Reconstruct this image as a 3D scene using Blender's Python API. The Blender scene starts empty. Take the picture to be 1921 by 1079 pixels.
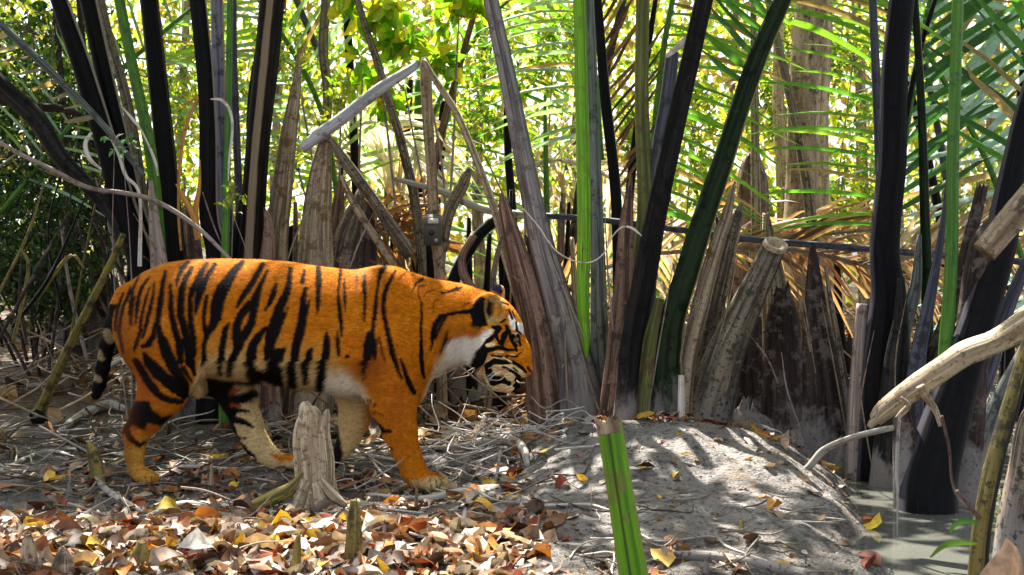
import bpy, math, random
import numpy as np
from mathutils import Vector
sc = bpy.context.scene
# ------------------------------------------------------------------ camera
F, CX, CY, CH = 2241.0, 960.5, 539.5, 0.75      # focal length and centre of the 1921 px frame, lens height
cam_d = bpy.data.cameras.new('camera'); cam = bpy.data.objects.new('camera', cam_d)
sc.collection.objects.link(cam); sc.camera = cam
cam.location = (0, 0, CH); cam.rotation_euler = (math.radians(90), 0, 0)
cam_d.sensor_width = 36; cam_d.lens = 36 * F / 1921; cam_d.clip_start = .05; cam_d.clip_end = 2000
cam_d.dof.use_dof = True; cam_d.dof.focus_distance = 4.9; cam_d.dof.aperture_fstop = 11
# ------------------------------------------------------------------ light
SUN_EL, SUN_AZ = math.radians(60), math.radians(-18)   # azimuth from +Y (away from camera) towards +X
sdir = Vector((math.sin(SUN_AZ) * math.cos(SUN_EL), math.cos(SUN_AZ) * math.cos(SUN_EL), math.sin(SUN_EL)))
w = bpy.data.worlds.new('World'); sc.world = w; w.use_nodes = True
nt = w.node_tree; bg = nt.nodes['Background']
sky = nt.nodes.new('ShaderNodeTexSky'); sky.sky_type = 'NISHITA'; sky.sun_disc = False
sky.sun_elevation = SUN_EL; sky.sun_rotation = SUN_AZ; sky.dust_density = 4; sky.air_density = 1.0; sky.ozone_density = .6
hs = nt.nodes.new('ShaderNodeHueSaturation'); hs.inputs['Saturation'].default_value = .35
nt.links.new(sky.outputs[0], hs.inputs['Color']); nt.links.new(hs.outputs[0], bg.inputs[0]); bg.inputs[1].default_value = .085
sl = bpy.data.lights.new('sun', 'SUN'); sl.energy = 5; sl.angle = math.radians(.5); sl.color = (1, .94, .82)
so = bpy.data.objects.new('sun', sl); sc.collection.objects.link(so); so.rotation_euler = sdir.to_track_quat('Z', 'Y').to_euler()
sc.view_settings.view_transform = 'Standard'; sc.view_settings.look = 'None'
sc.view_settings.exposure = 2.1; sc.view_settings.gamma = 1
sc.render.engine = 'CYCLES'
cy = sc.cycles; cy.use_denoising = True; cy.max_bounces = 6; cy.diffuse_bounces = 3; cy.glossy_bounces = 2
cy.transmission_bounces = 4; cy.transparent_max_bounces = 4; cy.caustics_reflective = False; cy.caustics_refractive = False
cy.sample_clamp_indirect = 6
# ------------------------------------------------------------------ helpers
col = sc.collection
def W(px, py, Y):
    return Vector(((px - CX) / F * Y, Y, CH + (CY - py) / F * Y))
def tag(o, label=None, cat=None, group=None, kind=None):
    for k, v in (('label', label), ('category', cat), ('group', group), ('kind', kind)):
        if v: o[k] = v
    return o
def empty(name, loc, label, cat, group=None):
    o = bpy.data.objects.new(name, None); col.objects.link(o); o.location = loc; o.empty_display_size = .1
    return tag(o, label, cat, group)
def fbm(x, y, z=0, octs=4, seed=0):
    r = np.zeros(np.broadcast(x, y, z).shape); a = 1.; t = 0
    for i in range(octs):
        r += a * vn(np.asarray(x) * 2 ** i + 17.3 * i, np.asarray(y) * 2 ** i + 5.1 * i, np.asarray(z) * 2 ** i, seed + i); t += a; a *= .5
    return r / t
def _h(i, j, k, s):
    n = (i.astype(np.int64) * 374761393 + j.astype(np.int64) * 668265263 + k.astype(np.int64) * 2147483647 + s * 974711) & 0xffffffff
    n = ((n ^ (n >> 13)) * 1274126177) & 0xffffffff
    return ((n ^ (n >> 16)) & 0xffff) / 32767.5 - 1
def vn(x, y, z, s=0):
    x, y, z = np.broadcast_arrays(np.asarray(x, float), np.asarray(y, float), np.asarray(z, float))
    xi, yi, zi = np.floor(x), np.floor(y), np.floor(z); fx, fy, fz = x - xi, y - yi, z - zi
    fx, fy, fz = [f * f * (3 - 2 * f) for f in (fx, fy, fz)]; r = 0
    for a in (0, 1):
        for b in (0, 1):
            for c in (0, 1):
                r = r + _h(xi + a, yi + b, zi + c, s) * (fx if a else 1 - fx) * (fy if b else 1 - fy) * (fz if c else 1 - fz)
    return r
def sstep(a, b, x):
    t = np.clip((np.asarray(x, float) - a) / (b - a), 0, 1); return t * t * (3 - 2 * t)

class MB:
    """collects geometry with a uv and a colour per vertex"""
    def __init__(s): s.v = []; s.f = []; s.uv = []; s.c = []; s.n = 0; s.mi = []
    def add(s, v, f, uv=None, c=(1, 1, 1), mi=0):
        v = np.asarray(v, float); k = len(v)
        s.v.append(v); s.uv.append(np.zeros((k, 2)) if uv is None else np.asarray(uv, float))
        c = np.asarray(c, float); s.c.append(np.tile(c, (k, 1)) if c.ndim == 1 else c)
        s.f.extend([tuple(i + s.n for i in q) for q in f]); s.mi.extend([mi] * len(f)); s.n += k
    def build(s, name, mats, parent=None, smooth=True, world=True):
        V = np.concatenate(s.v); off = Vector((0, 0, 0))
        if parent is not None: off = parent.location
        elif world is not True: off = Vector(world)
        V = V - np.array(off)
        me = bpy.data.meshes.new(name); me.from_pydata(V.tolist(), [], s.f)
        if not isinstance(mats, (list, tuple)): mats = [mats]
        for m in mats: me.materials.append(m)
        C = np.concatenate(s.c); UV = np.concatenate(s.uv)
        ca = me.color_attributes.new('Col', 'FLOAT_COLOR', 'POINT')
        ca.data.foreach_set('color', np.column_stack([C, np.ones(len(C))]).astype(np.float32).ravel())
        ul = me.uv_layers.new(name='UVMap'); li = np.empty(len(me.loops), np.int32); me.loops.foreach_get('vertex_index', li)
        ul.data.foreach_set('uv', UV[li].astype(np.float32).ravel())
        if smooth: me.polygons.foreach_set('use_smooth', np.ones(len(me.polygons), bool))
        if len(mats) > 1: me.polygons.foreach_set('material_index', np.array(s.mi, np.int32))
        me.update()
        o = bpy.data.objects.new(name, me); col.objects.link(o)
        if parent is not None: o.parent = parent
        elif world is not True: o.location = off
        return o

def catmull(P, n=6):
    P = np.asarray(P, float)
    if len(P) < 3:
        t = np.linspace(0, 1, n + 1)[:, None]; return P[0] * (1 - t) + P[-1] * t
    Q = np.vstack([2 * P[0] - P[1], P, 2 * P[-1] - P[-2]]); out = []
    for i in range(len(P) - 1):
        a, b, c, d = Q[i:i + 4]
        for t in np.linspace(0, 1, n, endpoint=False):
            out.append(.5 * (2 * b + (c - a) * t + (2 * a - 5 * b + 4 * c - d) * t * t + (3 * b - a - 3 * c + d) * t ** 3))
    out.append(P[-1]); return np.array(out)
def tube(mb, pts, rad, sides=12, flat=1., n=6, lump=.05, seed=0, c=(1, 1, 1), cap=True, side=None, notch=0, jag=0, mi=0, lf=1.0):
    """pts centre line, rad radii in metres; the u coordinate .75 faces the camera, v is metres along"""
    A = catmull(np.column_stack([np.array(pts, float), np.array(rad, float), np.broadcast_to(np.asarray(flat, float), len(pts))]), n)
    P, R, FL = A[:, :3], np.maximum(A[:, 3], .0004), A[:, 4]
    T = np.gradient(P, axis=0); T /= np.linalg.norm(T, axis=1)[:, None] + 1e-9
    L = np.concatenate([[0], np.cumsum(np.linalg.norm(np.diff(P, axis=0), axis=1))])
    sv = np.array(side if side is not None else ((1, 0, 0) if abs(T[:, 2]).mean() > .35 else (0, 0, -1)), float)
    S = sv - (T @ sv)[:, None] * T; S /= np.linalg.norm(S, axis=1)[:, None] + 1e-9
    U = np.cross(T, S)
    if np.mean(U[:, 1]) < 0: U = -U                       # U points away from the camera
    th = np.arange(sides + 1) / sides * 2 * np.pi         # seam duplicated for a clean uv
    k = len(P); rr = np.ones((k, sides + 1))
    if lump:
        rr += lump * fbm(np.cos(th)[None] * 1.5 + seed * 7.1, np.sin(th)[None] * 1.5, L[:, None] * 9 * lf / max(R.mean() / .02, .3), 3, seed)
        rr += lump * .6 * vn(np.cos(th)[None] * 6 + seed, np.sin(th)[None] * 6, L[:, None] * 2, seed + 5)
    if notch: rr *= 1 - notch * np.exp(-((th[None] - 4.9) / .3) ** 2)
    X = P[:, None] + R[:, None, None] * rr[..., None] * (np.cos(th)[None, :, None] * S[:, None] + np.sin(th)[None, :, None] * (U * FL[:, None])[:, None])
    if jag:
        j = jag * (vn(np.cos(th) * 3 + seed, np.sin(th) * 3, 0, seed) + .7 * vn(th * 3.3, 0, 0, seed + 3)); X[-1] += T[-1] * j[:, None] * R[-1]
        X[-2] += T[-2] * (j * .5)[:, None] * R[-1]
    V = X.reshape(-1, 3); m = sides + 1
    f = [(i * m + j, i * m + j + 1, (i + 1) * m + j + 1, (i + 1) * m + j) for i in range(k - 1) for j in range(sides)]
    uv = np.column_stack([np.tile(np.arange(m) / sides, k), np.repeat(L + seed * 3.7, m)])
    C = np.asarray(c, float)
    if C.ndim == 2: C = np.repeat(catmull(C, n) if len(C) == len(pts) else C, m, axis=0)
    if cap:
        V = np.vstack([V, P[0], P[-1] - T[-1] * R[-1] * .25]); uv = np.vstack([uv, [0, 0], [0, 0]])
        if C.ndim == 2: C = np.vstack([C, C[0], C[-1]])
        b = k * m; f += [(b, j + 1, j) for j in range(sides)] + [(b + 1, (k - 1) * m + j, (k - 1) * m + j + 1) for j in range(sides)]
    mb.add(V, f, uv, C, mi); return P
# ---- node helper
class NT:
    def __init__(s, name):
        s.m = bpy.data.materials.new(name); s.m.use_nodes = True; s.t = s.m.node_tree; s.b = s.t.nodes['Principled BSDF']; s.out = s.t.nodes['Material Output']
    def n(s, typ, **kw):
        q = s.t.nodes.new('ShaderNode' + typ)
        for k, v in kw.items():
            if hasattr(q, k): setattr(q, k, v)
            else: s.set(q.inputs[k.replace('_', ' ')], v)
        return q
    def set(s, inp, v):
        if hasattr(v, 'links') or isinstance(v, bpy.types.NodeSocket): s.t.links.new(v, inp)
        elif isinstance(v, (tuple, list)) and len(v) == 3 and inp.type == 'RGBA': inp.default_value = (*v, 1)
        else: inp.default_value = v
    def mix(s, f, a, b, mode='MIX'):
        q = s.t.nodes.new('ShaderNodeMix'); q.data_type = 'RGBA'; q.blend_type = mode
        s.set(q.inputs[0], f); s.set(q.inputs[6], a); s.set(q.inputs[7], b); return q.outputs[2]
    def math(s, op, a, b=0., c=None):
        q = s.t.nodes.new('ShaderNodeMath'); q.operation = op; s.set(q.inputs[0], a); s.set(q.inputs[1], b)
        if c is not None: s.set(q.inputs[2], c)
        return q.outputs[0]
    def ramp(s, f, a, b, lo=0., hi=1.):
        q = s.t.nodes.new('ShaderNodeMapRange'); q.interpolation_type = 'SMOOTHSTEP'
        s.set(q.inputs[0], f); q.inputs[1].default_value = a; q.inputs[2].default_value = b; q.inputs[3].default_value = lo; q.inputs[4].default_value = hi
        return q.outputs[0]
    def noise(s, vec, scale, detail=4, rough=.6):
        q = s.n('TexNoise', Scale=scale, Detail=detail, Roughness=rough); s.set(q.inputs['Vector'], vec); return q.outputs[0]
    def scaled(s, vec, sc_):
        q = s.t.nodes.new('ShaderNodeMapping'); q.inputs['Scale'].default_value = sc_; s.set(q.inputs['Vector'], vec); return q.outputs[0]
    def bump(s, h, dist=.01, strength=.6):
        q = s.n('Bump', Strength=strength, Distance=dist); s.set(q.inputs['Height'], h); s.t.links.new(q.outputs[0], s.b.inputs['Normal']); return q
def new_mat_col(name, rough=.7, trans=0., spec=.3, mott=.25, mscale=60., bump=.0, tint=(1.25, 1.2, .7)):
    """colour from the vertex attribute, mottled; trans mixes in a translucent lobe"""
    N = NT(name); a = N.n('Attribute', attribute_name='Col'); tc = N.n('TexCoord')
    nz = N.noise(tc.outputs['Object'], mscale, 3)
    c = N.mix(1., a.outputs['Color'], N.mix(N.ramp(nz, .3, .7), (1 - mott,) * 3, (1 + mott,) * 3), 'MULTIPLY')
    N.set(N.b.inputs['Base Color'], c); N.b.inputs['Roughness'].default_value = rough; N.b.inputs['Specular IOR Level'].default_value = spec
    if bump: N.bump(nz, bump)
    if trans:
        t = N.n('BsdfTranslucent'); N.set(t.inputs['Color'], N.mix(1., c, tint, 'MULTIPLY'))
        ms = N.n('MixShader'); ms.inputs[0].default_value = trans
        N.t.links.new(N.b.outputs[0], ms.inputs[1]); N.t.links.new(t.outputs[0], ms.inputs[2]); N.t.links.new(ms.outputs[0], N.out.inputs[0])
    return N.m
# ------------------------------------------------------------------ terrain
def water_edge(y):
    return np.interp(y, [2.5, 3.3, 3.7, 4.3, 5.2, 5.8, 7.5, 9, 11], [1.16, 1.21, 1.27, 1.40, 1.52, 1.80, 2.6, 3.2, 9])
def H(x, y):
    x = np.asarray(x, float); y = np.asarray(y, float)
    h = .018 * fbm(x * 2.2, y * 2.2, 0, 3, 1)
    mx, my = (x - .56) / .74, (y - 4.85) / .95
    h += .205 * np.exp(-(np.abs(mx) ** 2.1 + np.abs(my) ** 2.3) * .9)
    h -= .112 * np.exp(-(((x + .22) / .34) ** 2 + ((y - 4.72) / .34) ** 2)) + .04 * np.exp(-(((x + .22) / .35) ** 2 + ((y - 4.2) / .35) ** 2)) + .022 * np.exp(-(((x + 1.4) / .25) ** 2 + ((y - 4.5) / .35) ** 2))            # hollow under the front paw
    h += .045 * np.exp(-(((x + .9) / .9) ** 2 + ((y - 3.3) / .5) ** 2))
    h += .95 * sstep(6.6, 17, y) + .36 * sstep(-.5, -1.7, x) * sstep(5.3, 8.2, y)
    e = water_edge(y) + .06 * fbm(x * 3, y * 3, 0, 3, 90); b = sstep(-.42, .34, x - e)
    h = h * (1 - b) + b * (-.30)
    h += .035 * fbm(x * 4.5, y * 4.5, 0, 3, 77) * sstep(.1, .6, x) * (y > 2) + .012 * np.abs(fbm(x * 16, y * 16, 0, 2, 78)) * sstep(.9, 1.3, x + (4.2 - y) * .3) * (y > 2)
    h += (y > 0) * (.012 * fbm(x * 9, y * 9, 0, 3, 4) + .006 * np.abs(fbm(x * 28, y * 28, 0, 2, 8)))
    return h
def Hs(x, y): return float(H(np.array([x]), np.array([y]))[0])
def grounded(px, py):
    """world point on the ground seen at that pixel of the photograph"""
    d = np.array([(px - CX) / F, 1, (CY - py) / F]); Y = np.linspace(2.2, 16, 1400)
    z = CH + d[2] * Y; g = H(d[0] * Y, Y); i = np.argmax(z <= g) if (z <= g).any() else -1
    return Vector((d[0] * Y[i], Y[i], g[i]))
def axis(segs):
    out = []
    for a, b, d in segs: out.append(np.arange(a, b, d))
    return np.concatenate(out + [[segs[-1][1]]])
gx = axis([(-300, -60, 60), (-60, -12, 6), (-12, -3, .5), (-3, -2.3, .05), (-2.3, 2.1, .0125), (2.1, 3.5, .05), (3.5, 12, .5), (12, 60, 6), (60, 300, 60)])
gy = axis([(-40, -4, 4), (-4, 2, .5), (2, 2.9, .03), (2.9, 6.0, .0125), (6.0, 9, .04), (9, 20, .3), (20, 60, 5), (60, 400, 40)])
GX, GY = np.meshgrid(gx, gy); GZ = H(GX, GY)
V = np.column_stack([GX.ravel(), GY.ravel(), GZ.ravel()]); nx, ny = len(gx), len(gy)
idx = np.arange(nx * ny).reshape(ny, nx); q = np.stack([idx[:-1, :-1], idx[:-1, 1:], idx[1:, 1:], idx[1:, :-1]], -1).reshape(-1, 4)
me = bpy.data.meshes.new('ground'); me.vertices.add(len(V)); me.vertices.foreach_set('co', V.astype(np.float32).ravel())
me.loops.add(q.size); me.loops.foreach_set('vertex_index', q.astype(np.int32).ravel()); me.polygons.add(len(q))
me.polygons.foreach_set('loop_start', (np.arange(len(q)) * 4).astype(np.int32)); me.polygons.foreach_set('loop_total', np.full(len(q), 4, np.int32))
me.polygons.foreach_set('use_smooth', np.ones(len(q), bool)); me.update(calc_edges=True); me.validate()
N = NT('mud'); tc = N.n('TexCoord'); P = tc.outputs['Object']
n1 = N.noise(P, 3.2, 6, .65); n2 = N.noise(P, 28, 5, .7); n3 = N.noise(P, 110, 3, .6)
c = N.mix(N.ramp(n1, .35, .65), (.16, .14, .132), (.30, .27, .255))
c = N.mix(N.ramp(n2, .52, .72), c, (.42, .39, .375)); c = N.mix(N.ramp(n2, .49, .36), c, (.035, .032, .032)); c = N.mix(N.ramp(N.noise(P, 55, 4, .7), .42, .34), c, (.02, .018, .02))
c = N.mix(N.ramp(N.noise(P, 7, 3), .58, .7, 0, .6), c, (.22, .15, .085))
sep = N.n('SeparateXYZ'); N.set(sep.inputs[0], P)
humus_shade = N.math('MULTIPLY', N.ramp(N.math('ADD', sep.outputs[0], N.math('MULTIPLY', n1, .8)), .45, -.1), N.ramp(N.noise(P, 9, 4), .60, .40)); c = N.mix(N.math('MULTIPLY', humus_shade, .85), c, (.028, .023, .020))  # dark humus at left, with the shadows between the debris painted in
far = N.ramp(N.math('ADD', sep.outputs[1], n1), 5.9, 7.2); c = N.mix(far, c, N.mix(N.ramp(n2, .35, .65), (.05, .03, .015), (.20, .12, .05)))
wet = N.ramp(N.math('ADD', sep.outputs[2], N.math('MULTIPLY', N.math('SUBTRACT', n1, .5), .12)), .055, -.02); c = N.mix(wet, c, N.mix(.5, c, (.03, .03, .025)))
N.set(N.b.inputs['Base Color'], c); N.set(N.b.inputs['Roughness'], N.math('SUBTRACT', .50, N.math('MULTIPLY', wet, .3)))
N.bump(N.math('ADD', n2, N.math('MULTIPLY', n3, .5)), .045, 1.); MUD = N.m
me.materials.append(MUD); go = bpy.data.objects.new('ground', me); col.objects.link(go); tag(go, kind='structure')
# water
WZ = -.045
mb = MB(); mb.add([(.6, 1.5, WZ), (14, 1.5, WZ), (14, 11.5, WZ), (.6, 11.5, WZ)], [(0, 1, 2, 3)])
N = NT('murky_water'); tc = N.n('TexCoord'); N.set(N.b.inputs['Base Color'], N.mix(N.noise(tc.outputs['Object'], 2.5), (.075, .078, .068), (.13, .13, .115)))
N.b.inputs['Roughness'].default_value = .03; N.b.inputs['IOR'].default_value = 1.33
N.bump(N.noise(tc.outputs['Object'], 6, 2), .005, .3)
o = mb.build('creek_water', N.m); tag(o, kind='structure')
# ------------------------------------------------------------------ tiger
TY = 4.75; TX = (560 - CX) / F * TY
def Tp(px, py, ly=0.):
    Y = TY + ly; return np.array([(px - CX) / F * Y - TX, ly, CH + (CY - py) / F * Y])
def make_tiger():
    h = .0046
    ax = np.arange(-.86, .98, h); ay = np.arange(-.25, .25, h); az = np.arange(-.09, .90, h)
    X, Yy, Z = np.meshgrid(ax, ay, az, indexing='ij'); X = X.astype(np.float32); Yy = Yy.astype(np.float32); Z = Z.astype(np.float32)
    def smin(a, b, k): 
        t = np.clip(.5 + .5 * (b - a) / k, 0, 1); return b * (1 - t) + a * t - k * t * (1 - t)
    def torso(x, y, z):
        st = np.array([  # px, top, bottom, half width m
            (216, 562, 628, .055), (226, 547, 655, .085), (242, 531, 680, .115), (270, 511, 700, .150), (310, 494, 705, .172), (360, 487, 700, .178), (420, 486, 706, .172),
            (480, 487, 716, .170), (540, 491, 724, .176), (600, 500, 732, .182), (660, 507, 742, .180), (705, 504, 752, .168), (740, 502, 757, .152),
            (775, 512, 745, .145), (805, 522, 715, .130), (840, 529, 688, .112), (880, 541, 672, .098), (905, 552, 665, .08)], float)
        xs = (st[:, 0] - CX) / F * TY - TX; xi = np.linspace(xs[0], xs[-1], 400)
        g = np.exp(-np.linspace(-2, 2, 21) ** 2); g /= g.sum()
        def sm(v): vi = np.interp(xi, xs, v); return np.convolve(np.pad(vi, 10, 'edge'), g, 'valid')
        top = sm(CH + (CY - st[:, 1]) / F * TY); bot = sm(CH + (CY - st[:, 2]) / F * TY); hw = sm(st[:, 3])
        T, B, Wd = [np.interp(x, xi, a) for a in (top, bot, hw)]
        zc = (T + B) / 2; hh = (T - B) / 2; zz = (z - zc) / hh
        wz = Wd * (1 - .16 * np.clip(zz, -1, 1) - .10 * np.clip(zz, 0, 1) ** 2)      # narrower along the spine
        f = ((np.abs(y / wz) ** 2.15 + np.abs(zz) ** 2.15) ** (1 / 2.15) - 1) * np.minimum(Wd, hh)
        return np.maximum(f, np.maximum(xs[0] - x, x - xs[-1]))
    def cone(x, y, z, a, b, r1, r2, ys=1.):
        a = np.array(a); b = np.array(b); s = np.array([1, 1 / ys, 1]); A = a * s; Bd = (b - a) * s; L2 = Bd @ Bd + 1e-12
        px, py, pz = x - A[0], y / ys - A[1], z - A[2]
        t = np.clip((px * Bd[0] + py * Bd[1] + pz * Bd[2]) / L2, 0, 1)
        return np.sqrt((px - t * Bd[0]) ** 2 + (py - t * Bd[1]) ** 2 + (pz - t * Bd[2]) ** 2) - (r1 + (r2 - r1) * t)
    def ell(x, y, z, c, r, ang=0.):
        dx, dy, dz = x - c[0], y - c[1], z - c[2]; ca, sa = math.cos(ang), math.sin(ang)
        u, v = dx * ca + dz * sa, -dx * sa + dz * ca
        q = np.sqrt((u / r[0]) ** 2 + (dy / r[1]) ** 2 + (v / r[2]) ** 2); return (q - 1) * min(r)
    p2m = TY / F
    def chain(x, y, z, js, ly, k=.02, ys=1.):
        f = None
        for (a, b) in zip(js[:-1], js[1:]):
            la = a[3] if len(a) > 3 else ly; lb = b[3] if len(b) > 3 else ly
            g = cone(x, y, z, Tp(a[0], a[1], la), Tp(b[0], b[1], lb), a[2] * p2m, b[2] * p2m, ys)
            f = g if f is None else smin(f, g, k)
        return f
    def paw(x, y, z, toes, ly, r, k=.010, bz=None):
        f = None
        for (px, py, dl, rr) in toes:
            g = cone(x, y, z, Tp(px - 16, py - 5, ly + dl * .7), Tp(px, py, ly + dl), rr * 1.15 * p2m, rr * p2m)
            f = g if f is None else smin(f, g, k)
        return f
    def near(x, y, z):
        f = torso(x, y, z)
        # shoulder, haunch, muscles
        f = smin(f, ell(x, y, z, Tp(735, 610, -.105), (.115, .062, .21), .12), .05)
        f = smin(f, ell(x, y, z, Tp(735, 610, .105), (.115, .062, .21), .12), .05)
        f = smin(f, ell(x, y, z, Tp(718, 530, -.04), (.08, .05, .05)), .05)
        f = smin(f, ell(x, y, z, Tp(305, 625, -.10), (.125, .075, .19), -.18), .05)
        f = smin(f, ell(x, y, z, Tp(330, 620, .10), (.125, .075, .17), -.18), .05)
        # near hind leg
        l = chain(x, y, z, [(305, 640, 62), (322, 690, 50), (306, 735, 42), (276, 782, 28), (256, 815, 20), (252, 850, 15), (254, 878, 15)], -.105, .03, .80)
        l = smin(l, cone(x, y, z, Tp(240, 806, -.105), Tp(252, 818, -.105), .010 * 2, .018 * 2), .025)
        l = smin(l, paw(x, y, z, [(280, 897, -.034, 11), (286, 898, -.012, 12), (286, 898, .012, 12), (280, 897, .034, 11)], -.105, 12), .025)
        f = smin(f, l, .045)
        # near fore leg
        l = chain(x, y, z, [(735, 650, 58), (733, 715, 47), (738, 760, 40), (751, 810, 29), (764, 850, 22), (775, 880, 21), (787, 899, 22)], -.115, .03, .72)
        l = smin(l, paw(x, y, z, [(814, 907, -.052, 13), (828, 910, -.019, 14), (828, 909, .019, 14), (814, 906, .052, 13)], -.115, 12), .022)
        f = smin(f, l, .04)
        f = smin(f, ell(x, y, z, Tp(768, 720, -.03), (.07, .07, .10)), .04)       # chest
        f = smin(f, ell(x, y, z, Tp(655, 715, -.06), (.075, .08, .055)), .03)     # belly tuft
        f = smin(f, ell(x, y, z, Tp(372, 722, .02), (.032, .035, .055)), .02)     # pale inner thigh
        # neck and head
        f = smin(f, chain(x, y, z, [(800, 612, 80), (860, 606, 64), (905, 603, 54)], 0, .03, .8), .04)
        hd = ell(x, y, z, Tp(921, 608), (.104, .098, .108), -.9)
        hd = smin(hd, ell(x, y, z, Tp(940, 616), (.075, .073, .078), -.9), .03)
        hd = smin(hd, chain(x, y, z, [(946, 630, 37), (967, 664, 29), (981, 690, 19)], 0, .02, .95), .03)
        for s in (-1, 1):
            hd = smin(hd, ell(x, y, z, Tp(905, 650, .070 * s), (.066, .045, .075), -.6), .03)
            hd = smin(hd, ell(x, y, z, Tp(956, 697, .030 * s), (.052, .034, .044), .4), .018)
            hd = smin(hd, ell(x, y, z, Tp(958, 622, .052 * s), (.035, .028, .03), .4), .02)
            hd = smin(hd, cone(x, y, z, Tp(920, 660, .055 * s), Tp(938, 690, .035 * s), .045, .04), .03)
        hd = smin(hd, chain(x, y, z, [(920, 685, 26), (936, 712, 21), (952, 722, 15)], 0, .02, .95), .02)
        hd = smin(hd, ell(x, y, z, Tp(990, 693), (.018, .026, .016), -.9), .012)
        hd = np.maximum(hd, -ell(x, y, z, Tp(973, 720), (.03, .05, .009), .35))                 # mouth
        hd = np.maximum(hd, -ell(x, y, z, Tp(970, 638, -.078), (.016, .02, .012), -.9))        # eye sockets
        hd = np.maximum(hd, -ell(x, y, z, Tp(970, 638, .078), (.016, .02, .012), -.9))
        f = smin(f, hd, .03)
        # ears: cupped discs
        e = ell(x, y, z, Tp(913, 581, -.082), (.060, .030, .070), -.30); e = np.maximum(e, -ell(x, y, z, Tp(925, 577, -.106), (.036, .026, .052), -.30))
        f = smin(f, e, .008)
        e = ell(x, y, z, Tp(932, 560, .070), (.036, .026, .058), -.25); e = np.maximum(e, -ell(x, y, z, Tp(944, 558, .060), (.022, .02, .036), -.25))
        f = smin(f, e, .010)
        # tail
        f = smin(f, chain(x, y, z, [(240, 560, 26), (228, 580, 20), (214, 608, 16), (202, 645, 13), (193, 690, 12), (187, 722, 11), (180, 742, 8)], -.02, .01), .02)
        return f
    def farl(x, y, z):
        l = chain(x, y, z, [(400, 650, 62), (428, 700, 48), (446, 745, 33), (462, 790, 27), (480, 830, 22), (505, 855, 17), (520, 866, 15)], .10, .03, .8)
        l = smin(l, paw(x, y, z, [(548, 868, -.034, 10), (556, 871, -.012, 11), (556, 871, .012, 11), (548, 868, .034, 10)], .10, 12), .025)
        m = chain(x, y, z, [(690, 690, 50), (672, 745, 38), (664, 790, 27), (654, 825, 18), (642, 845, 16)], .10, .03, .8)
        m = smin(m, paw(x, y, z, [(628, 866, -.03, 10), (626, 868, -.01, 11), (626, 868, .012, 11), (630, 866, .032, 10)], .10, 12), .025)
        return np.minimum(l, m)
    A, B = near(X, Yy, Z), farl(X, Yy, Z)
    D = smin(A, B, .02); del A, B
    import openvdb as vdb
    g = vdb.FloatGrid(background=.05); g.copyFromArray(np.clip(D, -.05, .05).astype(np.float32))
    try: pts, quads = g.convertToQuads()
    except Exception: pts, _, quads = g.convertToPolygons(0., 0.)
    P = np.asarray(pts, float) * h + np.array([ax[0], ay[0], az[0]]); Q = np.asarray(quads)[:, ::-1]
    # keep the largest connected piece
    e = np.zeros(len(P), int) + np.arange(len(P))
    for _ in range(200):
        m = e[Q].min(1); e2 = e.copy(); np.minimum.at(e2, Q.ravel(), np.repeat(m, 4)); e2 = e2[e2]
        if (e2 == e).all(): break
        e = e2
    u, cnt = np.unique(e, return_counts=True); keep = e == u[cnt.argmax()]
    rem = np.cumsum(keep) - 1; Q = rem[Q[keep[Q].all(1)]]; P = P[keep]
    # relax
    ed = np.vstack([Q[:, [0, 1]], Q[:, [1, 2]], Q[:, [2, 3]], Q[:, [3, 0]]]); ed = np.vstack([ed, ed[:, ::-1]])
    for lam in (.5, -.45, .5, -.45):
        s = np.zeros_like(P); np.add.at(s, ed[:, 0], P[ed[:, 1]]); c_ = np.bincount(ed[:, 0], minlength=len(P))[:, None]
        P = P + lam * (s / c_ - P)
    far = farl(P[:, 0], P[:, 1], P[:, 2]) < near(P[:, 0], P[:, 1], P[:, 2]) - .004
    return P, Q, far, near
TP, TQ, TFAR, Tnear = make_tiger()
# finer faces on the head, where the markings are small
hm_ = (TP[TQ].mean(1)[:, 0] > (868 - CX) / F * TY - TX); Qh = TQ[hm_]; E4 = np.sort(np.vstack([Qh[:, [0, 1]], Qh[:, [1, 2]], Qh[:, [2, 3]], Qh[:, [3, 0]]]), 1)
ue, inv = np.unique(E4, axis=0, return_inverse=True); inv = inv.ravel(); k_ = len(Qh); n0 = len(TP); mid = TP[ue].mean(1); cen = TP[Qh].mean(1)
m = [n0 + inv[i * k_:(i + 1) * k_] for i in range(4)]; ce = n0 + len(ue) + np.arange(k_); a_, b_, c_, d_ = Qh.T
TFAR = np.concatenate([TFAR, np.zeros(len(ue) + k_, bool)]); TP = np.vstack([TP, mid, cen])
TQ = np.vstack([TQ[~hm_], np.stack([a_, m[0], ce, m[3]], 1), np.stack([m[0], b_, m[1], ce], 1), np.stack([ce, m[1], c_, m[2]], 1), np.stack([m[3], ce, m[2], d_], 1)])
def normals(P, Q):
    n = np.cross(P[Q[:, 2]] - P[Q[:, 0]], P[Q[:, 3]] - P[Q[:, 1]]); N = np.zeros_like(P)
    for k in range(4): np.add.at(N, Q[:, k], n)
    return N / (np.linalg.norm(N, axis=1)[:, None] + 1e-12)
TN = normals(TP, TQ)
if TN[:, 2][TP[:, 2] > .8].mean() < 0: TQ = TQ[:, ::-1]; TN = -TN
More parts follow.
